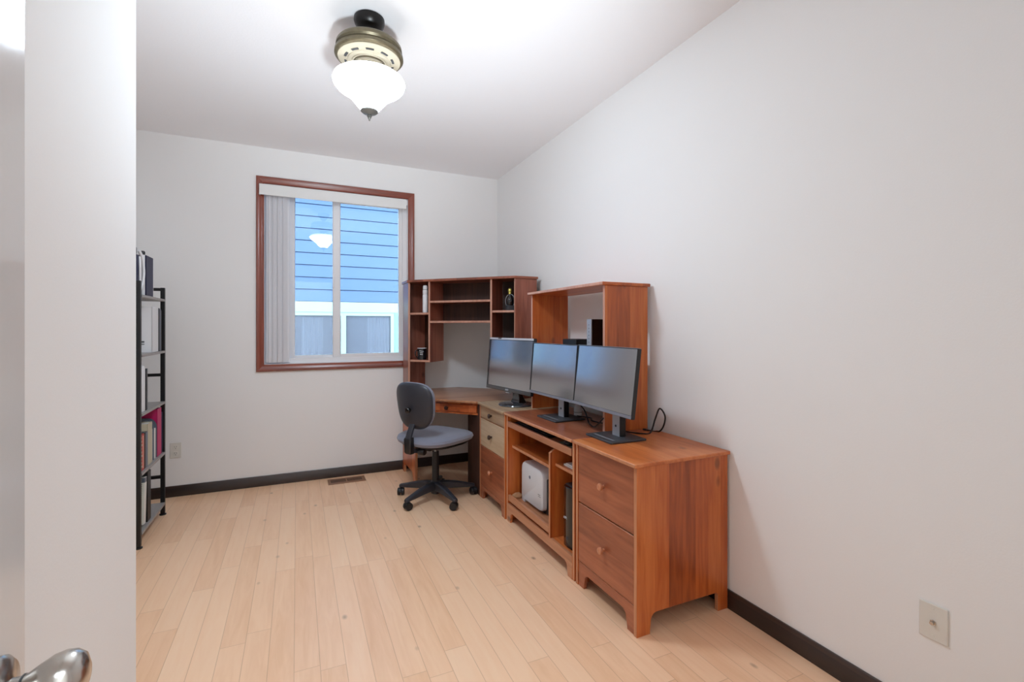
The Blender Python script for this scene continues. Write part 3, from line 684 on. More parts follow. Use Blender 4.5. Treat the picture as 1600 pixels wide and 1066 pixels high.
# ------------------------------------------------------------------ monitors
def monitor(name, label, p, w_, h_, bez, style):
    x, y, z, yaw, tilt = p
    n = V((math.cos(yaw), math.sin(yaw), 0)); r = (-n).cross(V((0, 0, 1))).normalized()
    u = V((0, 0, 1))*math.cos(tilt)-n*math.sin(tilt); nn = n*math.cos(tilt)+V((0, 0, 1))*math.sin(tilt)
    c = V((x, y, z))+u*h_/2
    bc = style['base']; root = thing(name, label, 'monitor', (bc[0], bc[1], ZT), 'monitors on the desks')
    side, top, bot = bez
    dp = style['depth']
    # bezel frame (front) as a ring
    def loop(hw, hb, ht, off): return [c+r*a*hw+u*(ht if b > 0 else -hb)+nn*off for a, b in ((-1, -1), (1, -1), (1, 1), (-1, 1))]
    iw = w_/2-side; ib = h_/2-bot; it = h_/2-top
    MB().rings([loop(w_/2, h_/2, h_/2, -dp), loop(w_/2, h_/2, h_/2, 0), loop(iw, ib, it, 0), loop(iw, ib, it, -0.004), loop(w_/2-0.004, h_/2-0.004, h_/2-0.004, -dp+0.001)], close=True).build('bezel', style['bezel'], root, bevel=style.get('bev', 0.0012))
    MB().obox(c+u*(it-ib)/2*1.0-nn*0.006, r, u, nn, iw, (it+ib)/2, 0.003).build('screen', M['screen'], root)
    bk = MB().obox(c-nn*(dp+0.001), r, u, nn, w_/2-0.003, h_/2-0.003, 0.002)
    bk.rings([[c+r*a*w_*0.27+u*b*h_*0.34-nn*(dp+0.002) for a, b in ((-1, -1), (1, -1), (1, 1), (-1, 1))], [c+r*a*w_*0.20+u*b*h_*0.26-nn*(dp+style['bump']) for a, b in ((-1, -1), (1, -1), (1, 1), (-1, 1))]])
    bk.build('back_cover', M['black'], root)
    if style['kind'] == 'plate':
        MB().obox(c-u*(h_/2-bot/2)+nn*0.0006, r, u, nn, w_/2-0.0015, bot/2-0.0012, 0.0012).build('chin', M['chin'], root, bevel=0.0005)
        MB().obox(c+u*(h_/2+0.0006)-nn*dp/2, r, u, nn, w_/2-0.001, 0.0007, dp/2-0.001).build('top_edge', M['silver'], root)
        MB().obox(V((bc[0], bc[1], ZT+0.006)), n, r, (0, 0, 1), 0.105, 0.112, 0.0055).build('base', M['dgrey'], root, bevel=0.003)
        ct = V((bc[0], bc[1], 0))-n*0.022
        MB().obox(ct+V((0, 0, ZT+0.16)), n, r, (0, 0, 1), 0.018, 0.034, 0.1485).build('neck', M['black'], root, bevel=0.004)
        MB().obox(ct+n*0.0185+V((0, 0, ZT+0.07)), n, r, (0, 0, 1), 0.0012, 0.030, 0.058).build('neck_face', M['silver'], root)
        MB().lathe([(0.006, 0), (0.006, 0.002)], ct+n*0.0197+V((0, 0, ZT+0.062)), n, 16).build('cable_hole', M['black'], root)
        MB().obox((ct+V((0, 0, ZT+0.29))+c-nn*(dp+0.02))/2, n, r, (0, 0, 1), abs((ct-c).dot(n))/2, 0.03, 0.03).build('hinge', M['black'], root)
        MB().obox(V((bc[0], bc[1], ZT+0.0118))+n*0.07, n, r, (0, 0, 1), 0.006, 0.085, 0.0003).build('base_groove', M['grey'], root)
    else:
        MB().lathe([(0.128, 0.0006), (0.130, 0.004), (0.126, 0.010), (0.090, 0.017), (0.05, 0.021), (0, 0.022)], (bc[0], bc[1], ZT), (0, 0, 1), 56).build('base', M['blackgl2'], root)
        ct = V((bc[0], bc[1], 0))
        MB().sweep([[ct+n*a+r*b+V((0, 0, ZT+zz)) for a, b in ((-1*d1-s0, -hw), (d1-s0, -hw), (d1-s0, hw), (-1*d1-s0, hw))] for zz, d1, hw, s0 in ((0.018, 0.035, 0.055, 0.02), (0.05, 0.022, 0.042, 0.018), (0.09, 0.018, 0.036, 0.010), (0.17, 0.016, 0.036, 0.0))]).build('neck', M['blackgl'], root, bevel=0.004)
        MB().obox(c-u*(h_/2-bot/2)+nn*0.0006, r, u, nn, 0.020, 0.006, 0.0012).build('logo_plate', M['silver'], root)
        MB().obox(c-u*(h_/2+0.004)+nn*-0.012, r, u, nn, 0.024, 0.005, 0.008).build('button_strip', M['silver'], root)
        MB().obox(c+u*(h_/2-top*0.42)+nn*0.0008, r, u, nn, w_/2-0.006, top*0.36, 0.0012).build('painted_lip_glare', M['lip'], root, bevel=0.001)  # ceiling reflection on the black bezel, painted as a silver strip
        MB().obox(c+u*(h_/2-0.006)-r*w_*0.24+nn*0.0022, r, u, nn, 0.022, 0.005, 0.001).build('sticker', M['dgrey'], root)
    return root
M['blackgl2'] = mat('smoked_glossy_base', (62, 64, 68), 0.12, coat=0.5)
M['bezL'] = mat('glossy_dark_bezel', (26, 27, 32), 0.16, coat=0.6)
M['chin'] = mat('slate_silver_chin', (126, 128, 138), 0.35, metal=0.2)
M['lip'] = mat('painted_silver_reflection', (196, 198, 206), 0.25, coat=0.4)  # stands for a reflection on glossy black, put into the colour
M['bezS'] = mat('charcoal_slim_bezel', (24, 25, 28), 0.4)
monitor('monitor', 'leftmost monitor, thick glossy bezel on a round stand by the corner desk', (1.394, 3.175, 0.8095, 3.291, 0.082), 0.602, 0.394, (0.018, 0.020, 0.028), {'base': (1.450, 3.132), 'depth': 0.022, 'bump': 0.03, 'bezel': M['bezL'], 'kind': 'round', 'bev': 0.004})
monitor('monitor', 'middle monitor of the three, thin bezel on a square stand on the computer desk', (1.418, 2.574, 0.847, 3.166, 0.085), 0.53, 0.330, (0.004, 0.004, 0.017), {'base': (1.480, 2.545), 'depth': 0.022, 'bump': 0.03, 'bezel': M['bezS'], 'kind': 'plate'})
monitor('monitor', 'nearest monitor, thin bezel on a square stand straddling the file cabinet top', (1.405, 2.030, 0.852, 3.120, 0.117), 0.53, 0.330, (0.004, 0.004, 0.017), {'base': (1.470, 1.979), 'depth': 0.020, 'bump': 0.013, 'bezel': M['bezS'], 'kind': 'plate'})

# ------------------------------------------------------------------ things on and in the desks
kb = thing('keyboard', 'black keyboard lying on the pulled-out keyboard tray', 'keyboard', (1.36, 2.60, 0.642))
MB().prism([(1.295, 2.40, 0.6424), (1.43, 2.40, 0.6424), (1.43, 2.40, 0.664), (1.295, 2.40, 0.656)], (0, 0.43, 0)).build('case', M['black'], kb, bevel=0.002)
ks = MB()
for i in range(5):
    for j in range(15):
        xx = 1.312+0.0215*i; yy = 2.412+0.0275*j; zk = 0.656+0.008*(xx-1.295)/0.135
        ks.box(xx, xx+0.017, yy, yy+0.023, zk-0.001, zk+0.004)
ks.build('keys', M['dgrey'], kb, bevel=0.001)
tag(MB().box(1.292, 1.43, 2.085, 2.285, 0.6424, 0.6464).build('mouse_pad', M['mousepad']), 'small grey-green mouse pad at the near end of the keyboard tray', 'mouse pad')
ms = thing('mouse', 'black computer mouse on the grey-green mouse pad', 'mouse', (1.355, 2.20, 0.6466))
MB().pillow((1.355, 2.20, 0.6468), (1, 0, 0), (0, 1, 0), (0, 0, 1), 0.052, 0.031, [(0, 0.9), (0.008, 1.0), (0.018, 0.93), (0.027, 0.7), (0.031, 0.35)], 2.4, 32).build('shell', M['black'], ms)
MB().lathe([(0.008, -0.003), (0.008, 0.003)], (1.335, 2.20, 0.670), (0, 1, 0), 16).build('scroll_wheel', M['grey'], ms)

pr = thing('printer', 'white rounded printer with dark end panel on the lower slide-out tray of the desk', 'printer', (1.46, 2.64, 0.150))
py0, py1, pz0, pz1, px0, px1 = 2.512, 2.812, 0.152, 0.415, 1.335, 1.60
rr = []
for xo, ins in ((px0, 0.016), (px0+0.006, 0.005), (px0+0.02, 0.0), (px1, 0.0)):
    ring = []; rad = 0.05; y0_, y1_, z0_, z1_ = py0+ins, py1-ins, pz0+0.022, pz1-ins
    for (cy, cz, a0) in ((y1_-0.02, z0_+0.02, -90), (y1_-rad, z1_-rad, 0), (y0_+rad, z1_-rad, 90), (y0_+0.02, z0_+0.02, 180)):
        rd = 0.02 if cz < 0.25 else rad
        for k in range(7):
            t = math.radians(a0+90*k/6); ring.append((xo, cy+rd*math.cos(t), cz+rd*math.sin(t)))
    rr.append(ring)
MB().rings(rr).build('front_shell', M['offwhite'], pr)
MB().box(px0+0.03, px1-0.01, py0-0.042, py0+0.030, pz0+0.001, pz1-0.05).build('end_panel', M['black'], pr, bevel=0.006)
MB().box(px0+0.035, px1-0.02, py1-0.03, py1+0.003, pz0+0.001, pz1-0.08).build('end_panel', M['black'], pr, bevel=0.006)
MB().box(px0+0.03, px1-0.01, py0+0.03, py1-0.03, pz0+0.001, pz0+0.03).build('underside', M['black'], pr)
boxpart('foot', M['offwhite'], pr, px0+0.004, px0+0.03, py1-0.05, py1-0.008, pz0-0.0015, pz0+0.03, bevel=0.004)
MB().lathe([(0.0105, 0), (0.0105, 0.0012)], (px0-0.0004, 2.680, 0.335), (-1, 0, 0), 24).build('logo_disc', M['slate'], pr)
MB().lathe([(0.006, 0), (0.006, 0.002)], (px0+0.003, 2.690, 0.395), (-1, 0, 0), 16).build('button', M['grey'], pr)
MB().box(px0-0.0006, px0+0.001, 2.54, 2.57, 0.262, 0.266).box(px0-0.0006, px0+0.001, 2.535, 2.565, 0.252, 0.255).build('model_marking', M['grey'], pr)
tag(MB().pillow((1.325, 2.847, 0.1506), (1, 0, 0), (0, 1, 0), (0, 0, 1), 0.034, 0.022, [(0, 0.9), (0.012, 1.0), (0.022, 0.8), (0.034, 0.45)], 3.0, 14, bend=0.01).build('paper_scrap', M['cardboard'], smooth=10), 'crumpled tan paper on the slide-out tray left of the printer', 'paper')

up = thing('power_backup', 'tall black battery backup unit standing in the narrow bay beside the printer', 'power supply', (1.45, 2.165, 0.115))
MB().box(1.318, 1.62, 2.105, 2.222, 0.117, 0.440).build('case', M['black'], up, bevel=0.008)
MB().prism([(1.318, 2.104, 0.116), (1.318, 2.223, 0.116), (1.302, 2.205, 0.116), (1.298, 2.165, 0.116), (1.302, 2.120, 0.116)], (0, 0, 0.318)).build('front_face', M['blackgl'], up, bevel=0.003)
boxpart('seam_strip', M['grey'], up, 1.3185, 1.3265, 2.1035, 2.1045, 0.13, 0.43)
text_mesh('APC', 0.020, M['ink'], 'lettering', up, (1.2978, 2.180, 0.268), (0.1, -1, 0), (0, 0, 1))
MB().lathe([(0.010, 0), (0.010, 0.002)], (1.299, 2.165, 0.165), (-1, 0, 0), 20).build('power_button', M['dgrey'], up)
pb = thing('paper_stack', 'small stack of white paper on the narrow shelf above the battery backup', 'paper', (1.40, 2.18, 0.527))
MB().box(1.325, 1.52, 2.075, 2.245, 0.5274, 0.5364).build('lower_sheets', M['paper'], pb)
MB().box(1.33, 1.53, 2.08, 2.23, 0.5366, 0.5424).build('upper_sheets', M['white'], pb)

rt = thing('router', 'upright black router with silver edge on the desk hutch shelf behind the nearest monitor', 'router', (1.61, 2.33, 1.093))
MB().box(1.545, 1.70, 2.300, 2.322, 1.0935, 1.325).build('case', M['blackgl'], rt, bevel=0.002)
MB().box(1.538, 1.5448, 2.299, 2.345, 1.0935, 1.326).build('front_edge', M['silver'], rt, bevel=0.002)
MB().box(1.5449, 1.70, 2.3221, 2.344, 1.0935, 1.322).build('body', M['dgrey'], rt)
ld = MB()
for k in range(9): ld.box(1.5372, 1.5382, 2.318, 2.326, 1.13+0.02*k, 1.134+0.02*k)
ld.build('indicator', M['dgrey'], rt)
tag(MB().box(1.56, 1.68, 2.50, 2.66, 1.0935, 1.205).build('network_box', M['black'], bevel=0.006), 'low black box on the desk hutch shelf behind the middle monitor', 'box')

def cable(name, pts, r, m, label): return tag(MB().tube(pts, r, 8, 8).build(name, m), label, 'cable', 'cables behind the monitors')
cable('cable', [(1.72, 2.07, 0.7225), (1.765, 1.99, 0.7225), (1.772, 1.955, 0.80), (1.762, 1.985, 0.845), (1.745, 2.00, 0.79), (1.70, 1.985, 0.7235), (1.645, 1.985, 0.7225), (1.61, 2.03, 0.7225), (1.595, 2.07, 0.7225)], 0.0042, M['cable'], 'black cable looping against the wall behind the nearest monitor')
cable('cable', [(1.505, 2.45, 0.86), (1.56, 2.41, 0.79), (1.56, 2.36, 0.7235), (1.53, 2.30, 0.7228), (1.50, 2.22, 0.7255), (1.474, 2.15, 0.748), (1.468, 2.08, 0.80)], 0.0038, M['cable'], 'black cable sagging between the middle and nearest monitors')
cable('cable', [(1.60, 2.55, 0.7225), (1.64, 2.46, 0.7225), (1.60, 2.38, 0.7225), (1.62, 2.28, 0.7225), (1.68, 2.20, 0.7225)], 0.0035, M['cable'], 'black cable lying on the computer desk behind the middle stand')
ad = thing('power_adapter', 'small white cylindrical adapter on the desk behind the middle monitor stand', 'adapter', (1.62, 2.60, ZT))
MB().lathe([(0.024, 0.0006), (0.026, 0.003), (0.026, 0.050), (0.022, 0.060), (0.016, 0.082), (0.010, 0.088)], (1.63, 2.585, ZT), (0, 0, 1), 28).build('body', M['white'], ad)
MB().lathe([(0.0263, 0.022), (0.0263, 0.025)], (1.63, 2.585, ZT), (0, 0, 1), 28).build('ring', M['grey'], ad)

# ------------------------------------------------------------------ office chair
CX, CY = 0.945, 3.478
oc = thing('office_chair', 'black armless office chair with grey seat pulled up to the corner desk', 'chair', (CX, CY, 0))
fb = math.radians(60); F = V((math.sin(fb), math.cos(fb), 0)); R = V((F.y, -F.x, 0)); Z = V((0, 0, 1)); O = V((CX, CY, 0))
MB().lathe([(0.030, 0.040), (0.034, 0.045), (0.036, 0.125), (0.030, 0.132), (0.027, 0.136)], O, Z, 28).build('hub', M['chairblk'], oc)
MB().cyl(O+Z*0.136, O+Z*0.352, 0.0265, 0.0245, 28).build('column', M['black'], oc)
MB().cyl(O+Z*0.352, O+Z*0.405, 0.014, None, 20).build('gas_piston', M['steel'], oc)
for k in range(5):
    a = math.radians(139+72*k); dr_ = V((math.cos(a), math.sin(a), 0)); pp = V((-dr_.y, dr_.x, 0))
    secs = []
    for rr_, zb, zt, hw in ((0.022, 0.070, 0.130, 0.026), (0.08, 0.072, 0.128, 0.024), (0.16, 0.068, 0.115, 0.021), (0.24, 0.062, 0.095, 0.018), (0.292, 0.058, 0.082, 0.016), (0.300, 0.058, 0.078, 0.013)):
        secs.append([O+dr_*rr_+pp*x+Z*z for x, z in ((-hw, zb), (hw, zb), (hw, zt-0.008), (hw*0.55, zt), (-hw*0.55, zt), (-hw, zt-0.008))])
    lg = MB().rings(secs).build('leg', M['chairblk'], oc, bevel=0.002)
    sw = V((math.cos(a+1.9+k), math.sin(a+1.9+k), 0)); sp = V((-sw.y, sw.x, 0)); cc = O+dr_*0.288
    cs = MB()
    for s in (-1, 1):
        cs.lathe([(0.012, -0.010), (0.0265, -0.0095), (0.0275, -0.006), (0.0275, 0.006), (0.0265, 0.0095), (0.012, 0.010)], cc+sw*0.010+sp*0.014*s+Z*0.0276, sp, 24)
    w_ = cs.build('caster', M['black'], lg)
    hd_ = []
    for i in range(9):
        t = PI*i/8; hd_.append((math.cos(t)*0.0295, 0.0276+math.sin(t)*0.0295))
    MB().prism([cc+sw*(0.010+x)+Z*z-sp*0.0035 for x, z in hd_], sp*0.007).cyl(cc+Z*0.05, cc+Z*0.062, 0.006, None, 12).build('caster_hood', M['black'], lg)
# seat
sc_ = O+Z*0.428
MB().pillow(sc_-F*0.005, R, F, Z, 0.235, 0.225, [(-0.014, 0.70), (-0.006, 0.92), (0.004, 0.96)], 3.2, 56).build('seat_pan', M['black'], oc)
st = MB().pillow(sc_, R, F, Z, 0.252, 0.245, [(0.004, 0.90), (0.012, 0.97), (0.030, 1.0), (0.048, 0.975), (0.060, 0.90), (0.068, 0.75), (0.071, 0.5), (0.068, 0.2)], 3.2, 64, bend=0.010).build('seat', M['fabric'], oc)
# mechanism, bracket and levers
MB().obox(O+Z*0.398-F*0.02, F, R, Z, 0.10, 0.06, 0.016).build('mechanism', M['black'], oc, bevel=0.006)
br = []
for pt, wv in ((O-F*0.06+Z*0.398, 0.028), (O-F*0.17+Z*0.392, 0.028), (O-F*0.235+Z*0.405, 0.029), (O-F*0.268+Z*0.45, 0.029), (O-F*0.266+Z*0.505, 0.026), (O-F*0.242+Z*0.560, 0.024), (O-F*0.218+Z*0.610, 0.024)):
    br.append((pt, wv))
secs = []
for i, (p_, wv) in enumerate(br):
    t = (br[min(i+1, len(br)-1)][0]-br[max(i-1, 0)][0]).normalized(); nn = t.cross(R).normalized()
    tt = 0.014 if i < 4 else 0.009
    secs.append([p_+R*wv*a+nn*tt*b for a, b in ((-1, -1), (1, -1), (1, 1), (-1, 1))])
MB().rings(secs).build('back_bracket', M['chairblk'], oc, bevel=0.004)
MB().rings([[O-F*(0.272+q)+Z*z+R*x for x in (-hw, hw)]+[O-F*(0.272+q-0.04)+Z*z+R*x for x in (hw, -hw)] for z, hw, q in ((0.385, 0.024, 0.0), (0.40, 0.032, 0.008), (0.49, 0.034, 0.012), (0.505, 0.028, 0.006))]).build('bracket_cover', M['black'], oc, bevel=0.006)
MB().lathe([(0.018, 0), (0.022, 0.004), (0.022, 0.055), (0.018, 0.060)], O-F*0.20+R*0.035+Z*0.400, (R*0.6-F*0.8).normalized() if False else R, 18).build('tension_knob', M['black'], oc)
# backrest
bcn = O-F*0.222+Z*0.722
tl = math.radians(7); Ub = (Z*math.cos(tl)-F*math.sin(tl)); Wb = -(F*math.cos(tl)+Z*math.sin(tl))   # Wb points backwards
shell = MB().pillow(bcn, R, Ub, Wb, 0.176, 0.168, [(-0.004, 0.97), (0.006, 1.0), (0.016, 0.975), (0.024, 0.90), (0.030, 0.70), (0.033, 0.35)], 3.0, 56, bend=-0.022, taper=0.10)
shell.build('backrest_shell', M['chairblk'], oc)
MB().pillow(bcn, R, Ub, Wb, 0.172, 0.164, [(-0.005, 1.0), (-0.020, 1.01), (-0.034, 0.96), (-0.042, 0.8), (-0.045, 0.4)], 3.0, 56, bend=-0.022, taper=0.10).build('backrest_cushion', M['fabric2'] if 'fabric2' in M else M['fabric'], oc)
MB().lathe([(0.010, 0), (0.010, 0.014), (0.020, 0.016), (0.022, 0.030), (0.018, 0.036), (0, 0.038)], bcn-Ub*0.020+Wb*0.030, Wb, 20).build('height_knob', M['blackgl'], oc)

# ------------------------------------------------------------------ bookshelf and its contents
BX1, BX0, BY0, BY1 = -0.822, -1.118, 3.378, 3.952
bs = thing('bookshelf', 'narrow black metal bookshelf with grey boards against the left wall', 'bookshelf', (-0.97, 3.66, 0))
pw = 0.024
for (x, y) in ((BX1-pw, BY0), (BX1-pw, BY1-pw), (BX0, BY0), (BX0, BY1-pw)):
    po = MB().box(x, x+pw, y, y+pw, 0.012, 1.548).build('post', M['blackmetal'], bs, bevel=0.001)
    MB().lathe([(0.020, 0.0), (0.020, 0.006), (0.010, 0.012)], (x+pw/2, y+pw/2, 0), (0, 0, 1), 16).build('foot', M['black'], po)
for y in (BY0, BY1-pw):
    for zb in (0.250, 0.945, 1.526):
        boxpart('end_rail', M['blackmetal'], bs, BX0+pw, BX1-pw, y+0.002, y+pw-0.002, zb-0.0, zb+0.020)
SZ = [0.087, 0.430, 0.775, 1.120, 1.469]
for z in SZ:
    boxpart('shelf', M['shelf'], bs, BX0+0.0005, BX1+0.004, BY0+pw+0.0006, BY1-pw-0.0006, z-0.015, z, bevel=0.001)
    boxpart('front_rail', M['steel'], bs, BX1-0.014, BX1+0.0055, BY0+pw, BY1-pw, z-0.026, z-0.0155) if False else None
E_ = 0.0006
def slab_book(name, label, cat, y0, y1, z, h, depth, cov, pages=None, spine=None, xf=-0.832, group=None):
    xb = xf-depth
    t = thing(name, label, cat, ((xf+xb)/2, (y0+y1)/2, z), group or {'book': 'books on the bookshelf', 'binder': 'binders on the bookshelf', 'folder': 'folders on the bookshelf'}.get(cat))
    th = min(0.004, (y1-y0)*0.2)
    MB().box(xb, xf-0.001, y0, y0+th, z+E_, z+h).box(xb, xf-0.001, y1-th, y1, z+E_, z+h).build('cover', cov, t)
    MB().box(xf-0.004, xf, y0, y1, z+E_, z+h).build('spine', spine or cov, t, bevel=0.001)
    MB().box(xb+0.004, xf-0.0042, y0+th+0.0002, y1-th-0.0002, z+0.004, z+h-0.005).build('pages', pages or M['paper'], t)
    return t
# top
z = SZ[4]
cc_ = thing('carry_case', 'dark case with a curved white handle standing at the near end of the top shelf', 'case', (-0.92, 3.435, z))
MB().box(-1.04, -0.845, 3.404, 3.462, z+E_, z+0.235).build('case_body', M['navy'], cc_, bevel=0.006)
MB().box(-1.03, -0.855, 3.406, 3.460, z+0.2355, z+0.285).build('lid', M['grey'], cc_, bevel=0.012)
MB().tube([(-0.846, 3.452, z+0.262), (-0.838, 3.482, z+0.215), (-0.835, 3.495, z+0.140), (-0.838, 3.484, z+0.072), (-0.850, 3.458, z+0.015)], 0.0085, 10).tube([(-0.843, 3.447, z+0.225), (-0.838, 3.44, z+0.15), (-0.843, 3.452, z+0.055)], 0.007, 10).build('handle', M['white'], cc_)
tb = thing('tube', 'slim white tube with black cap beside the navy binder on the top shelf', 'tube', (-0.845, 3.516, z))
MB().lathe([(0.011, E_), (0.012, 0.003), (0.012, 0.245)], (-0.845, 3.516, z), Z, 20).build('barrel', M['white'], tb)
MB().lathe([(0.013, 0.2452), (0.013, 0.262), (0.009, 0.268)], (-0.845, 3.516, z), Z, 20).build('cap', M['black'], tb)
slab_book('binder', 'navy blue binder with a white edge on the top shelf of the bookshelf', 'binder', 3.540, 3.690, z, 0.247, 0.22, M['navy'], spine=M['navy'])
tag(MB().box(-1.03, -0.834, 3.6915, 3.704, z+E_, z+0.243).build('notebook', M['white']), 'thin white notebook against the navy binder on the top shelf', 'notebook')
# second
z = SZ[3]
wb = slab_book('binder', 'thick white ring binder with a small grey emblem on the second shelf from the top', 'binder', 3.668, 3.812, z, 0.290, 0.27, M['white'], spine=M['white'])
MB().box(-0.905, -0.872, 3.6672, 3.6679, z+0.050, z+0.055).box(-0.905, -0.872, 3.6672, 3.6679, z+0.062, z+0.072).build('emblem', M['dgrey'], wb)
slab_book('book', 'charcoal book just right of the thick white binder', 'book', 3.816, 3.850, z, 0.285, 0.24, M['charc'])
slab_book('book', 'thin grey-spined book beside the far post on the second shelf from the top', 'book', 3.853, 3.880, z, 0.280, 0.24, M['navy'], spine=M['slate'])
slab_book('book', 'very thin black book against the far post on the second shelf from the top', 'book', 3.883, 3.900, z, 0.272, 0.24, M['black'])
# third
z = SZ[2]
wt = thing('desk_organizer', 'tall rounded white holder at the near end of the middle shelf', 'holder', (-0.9, 3.49, z))
MB().pillow((-0.88, 3.497, z), (1, 0, 0), (0, 1, 0), Z, 0.050, 0.040, [(E_, 0.95), (0.01, 1.0), (0.255, 1.0), (0.272, 0.9), (0.280, 0.6)], 3.0, 36).build('shell', M['white'], wt)
MB().pillow((-0.88, 3.455, z), (1, 0, 0), (0, 1, 0), Z, 0.040, 0.0012, [(0.03, 1), (0.24, 1)], 4, 16).build('side_label', M['paper'], wt)
slab_book('book', 'thin dark grey book beside the white holder on the middle shelf', 'book', 3.541, 3.568, z, 0.252, 0.22, M['charc'], spine=M['dgrey'])
# fourth
z = SZ[1]
rb = slab_book('book', 'red book with salmon stripe and pale lettering at near end of the fourth shelf', 'book', 3.404, 3.494, z, 0.215, 0.16, M['red'], M['gold'])
MB().box(-0.8322, -0.8312, 3.468, 3.480, z+0.012, z+0.205).build('stripe', M['salmon'], rb)
lt = MB()
for k in range(9): lt.box(-0.8322, -0.8312, 3.422+0.004*(k % 2), 3.456-0.006*((k*7) % 3), z+0.022+0.021*k, z+0.034+0.021*k)
lt.build('spine_lettering', M['tan'], rb)
slab_book('book', 'dark brown book right of the red book on the fourth shelf', 'book', 3.497, 3.527, z, 0.208, 0.16, M['brown'])
slab_book('book', 'charcoal speckled book between the brown and tan books on the fourth shelf', 'book', 3.530, 3.572, z, 0.212, 0.17, M['charc'], spine=M['slate'])
slab_book('book', 'tall tan book in the middle of the fourth shelf', 'book', 3.575, 3.668, z, 0.255, 0.2, M['tan'], spine=M['tan'])
for (ya, yb, hh, lab) in ((3.672, 3.712, 0.268, 'slate plastic folder right of the tan book on the fourth shelf'), (3.716, 3.786, 0.258, 'wider slate plastic folder left of the magenta magazine file')):
    t = thing('folder', lab, 'folder', (-0.95, (ya+yb)/2, z), 'folders on the bookshelf')
    pts = [(-0.834, E_), (-0.834, hh*0.78)]+[(-0.834-0.05*(1-math.cos(a)), hh*0.78+hh*0.22*math.sin(a)) for a in [PI/2*i/6 for i in range(1, 7)]]+[(-1.06, hh), (-1.06, E_)]
    MB().prism([(x, ya, z+q) for x, q in pts], (0, 0.003, 0)).prism([(x, yb-0.003, z+q) for x, q in pts], (0, 0.003, 0)).build('cover', M['slate'], t)
    MB().box(-1.055, -0.840, ya+0.0032, yb-0.0032, z+E_, z+hh*0.75).build('sheets', M['paper'], t)
mf = thing('magazine_file', 'magenta magazine file with a swooping cut side on the fourth shelf', 'magazine file', (-0.95, 3.84, z))
pts = [(-0.834, E_), (-0.834, 0.312)]+[(-0.834-0.22*i/10, 0.312-0.012*i/10-0.14*(math.sin(PI/2*i/10)**2)*0.6) for i in range(1, 11)]+[(-1.07, 0.20), (-1.07, E_)]
MB().prism([(x, 3.792, z+q) for x, q in pts], (0, 0.003, 0)).prism([(x, 3.887, z+q) for x, q in pts], (0, 0.003, 0)).build('side', M['magenta'], mf)
MB().box(-0.836, -0.832, 3.792, 3.890, z+E_, z+0.312).build('front', M['magenta'], mf)
MB().box(-1.06, -0.85, 3.802, 3.880, z+0.002, z+0.20).build('papers', M['paper'], mf)
slab_book('book', 'navy book with white edge against the far post on the fourth shelf', 'book', 3.894, 3.924, z, 0.275, 0.22, M['navy'], spine=M['navy'])
# bottom
z = SZ[0]
nb = thing('spiral_notebook', 'lime spiral-bound notebook leaning on the bottom shelf of the bookshelf', 'notebook', (-0.93, 3.47, z))
ax_ = V((0, math.sin(0.10), math.cos(0.10))); bx_ = V((0, math.cos(0.10), -math.sin(0.10)))
o_ = V((-0.95, 3.45, z+E_+0.006))
MB().obox(o_+ax_*0.14, (1, 0, 0), bx_, ax_, 0.105, 0.019, 0.139).build('cover', M['lime'], nb)
sp_ = MB()
for k in range(26):
    sp_.lathe([(0.0085, -0.0016), (0.0105, 0), (0.0085, 0.0016)], o_+V((0.105, 0, 0))-bx_*0.0085+ax_*(0.012+0.0105*k), ax_, 12)
sp_.build('spiral_binding', M['black'], nb)
pw_ = thing('paper_pad', 'white paper pad leaning between the spiral notebook and the black folder', 'paper', (-0.93, 3.53, z))
MB().obox(V((-0.945, 3.515, z+E_+0.007))+ax_*0.14, (1, 0, 0), bx_, ax_, 0.110, 0.022, 0.138).build('sheets', M['paper'], pw_)
MB().obox(V((-0.945, 3.515, z+E_+0.007))+ax_*0.262, (1, 0, 0), bx_, ax_, 0.1105, 0.0225, 0.014).build('header', M['slate'], pw_)
bf = slab_book('folder', 'black lever-arch folder on the bottom shelf of the bookshelf', 'folder', 3.568, 3.640, z, 0.305, 0.25, M['black'])
fl_ = MB().box(-0.96, -0.84, 3.405, 3.425, z+E_, z+0.26).build('file_box', M['navy'], bevel=0.002)
tag(fl_, 'slim navy file box by the near post on the bottom shelf', 'file box')

# ------------------------------------------------------------------ wall plates and floor vent
ot = thing('power_outlet', 'white double power outlet on the back wall beside the bookshelf', 'outlet', (-0.836, YB, 0.345))
MB().box(-0.873, -0.800, YB-0.005, YB-0.0002, 0.290, 0.406).build('cover_plate', M['plate'], ot, bevel=0.002)
for zc in (0.372, 0.324):
    f_ = MB().pillow((-0.8365, YB-0.005, zc), (1, 0, 0), (0, 0, 1), (0, -1, 0), 0.017, 0.017, [(0, 1), (0.0015, 0.97)], 3, 24).build('socket', M['plate'], ot)
    MB().box(-0.8435, -0.8415, YB-0.0070, YB-0.0064, zc-0.001, zc+0.009).box(-0.8315, -0.8295, YB-0.0070, YB-0.0064, zc-0.001, zc+0.009).box(-0.8385, -0.8345, YB-0.0070, YB-0.0064, zc-0.011, zc-0.006).build('slot', M['dgrey'], f_)
cx_ = thing('cable_jack', 'white coaxial jack plate low on the right wall in the foreground', 'wall plate', (XR, 0.804, 0.36))
MB().box(XR-0.006, XR, 0.767, 0.841, 0.307, 0.419).build('cover_plate', M['plate'], cx_, bevel=0.0025)
MB().lathe([(0.0085, 0), (0.0085, 0.003), (0.0055, 0.0035), (0.0055, 0.011), (0.003, 0.0112)], (XR-0.006, 0.804, 0.363), (-1, 0, 0), 6).build('jack', M['chrome'], cx_)
for zc in (0.322, 0.404): MB().lathe([(0.003, 0), (0.0025, 0.001)], (XR-0.006, 0.804, zc), (-1, 0, 0), 12).build('screw', M['plate'], cx_)
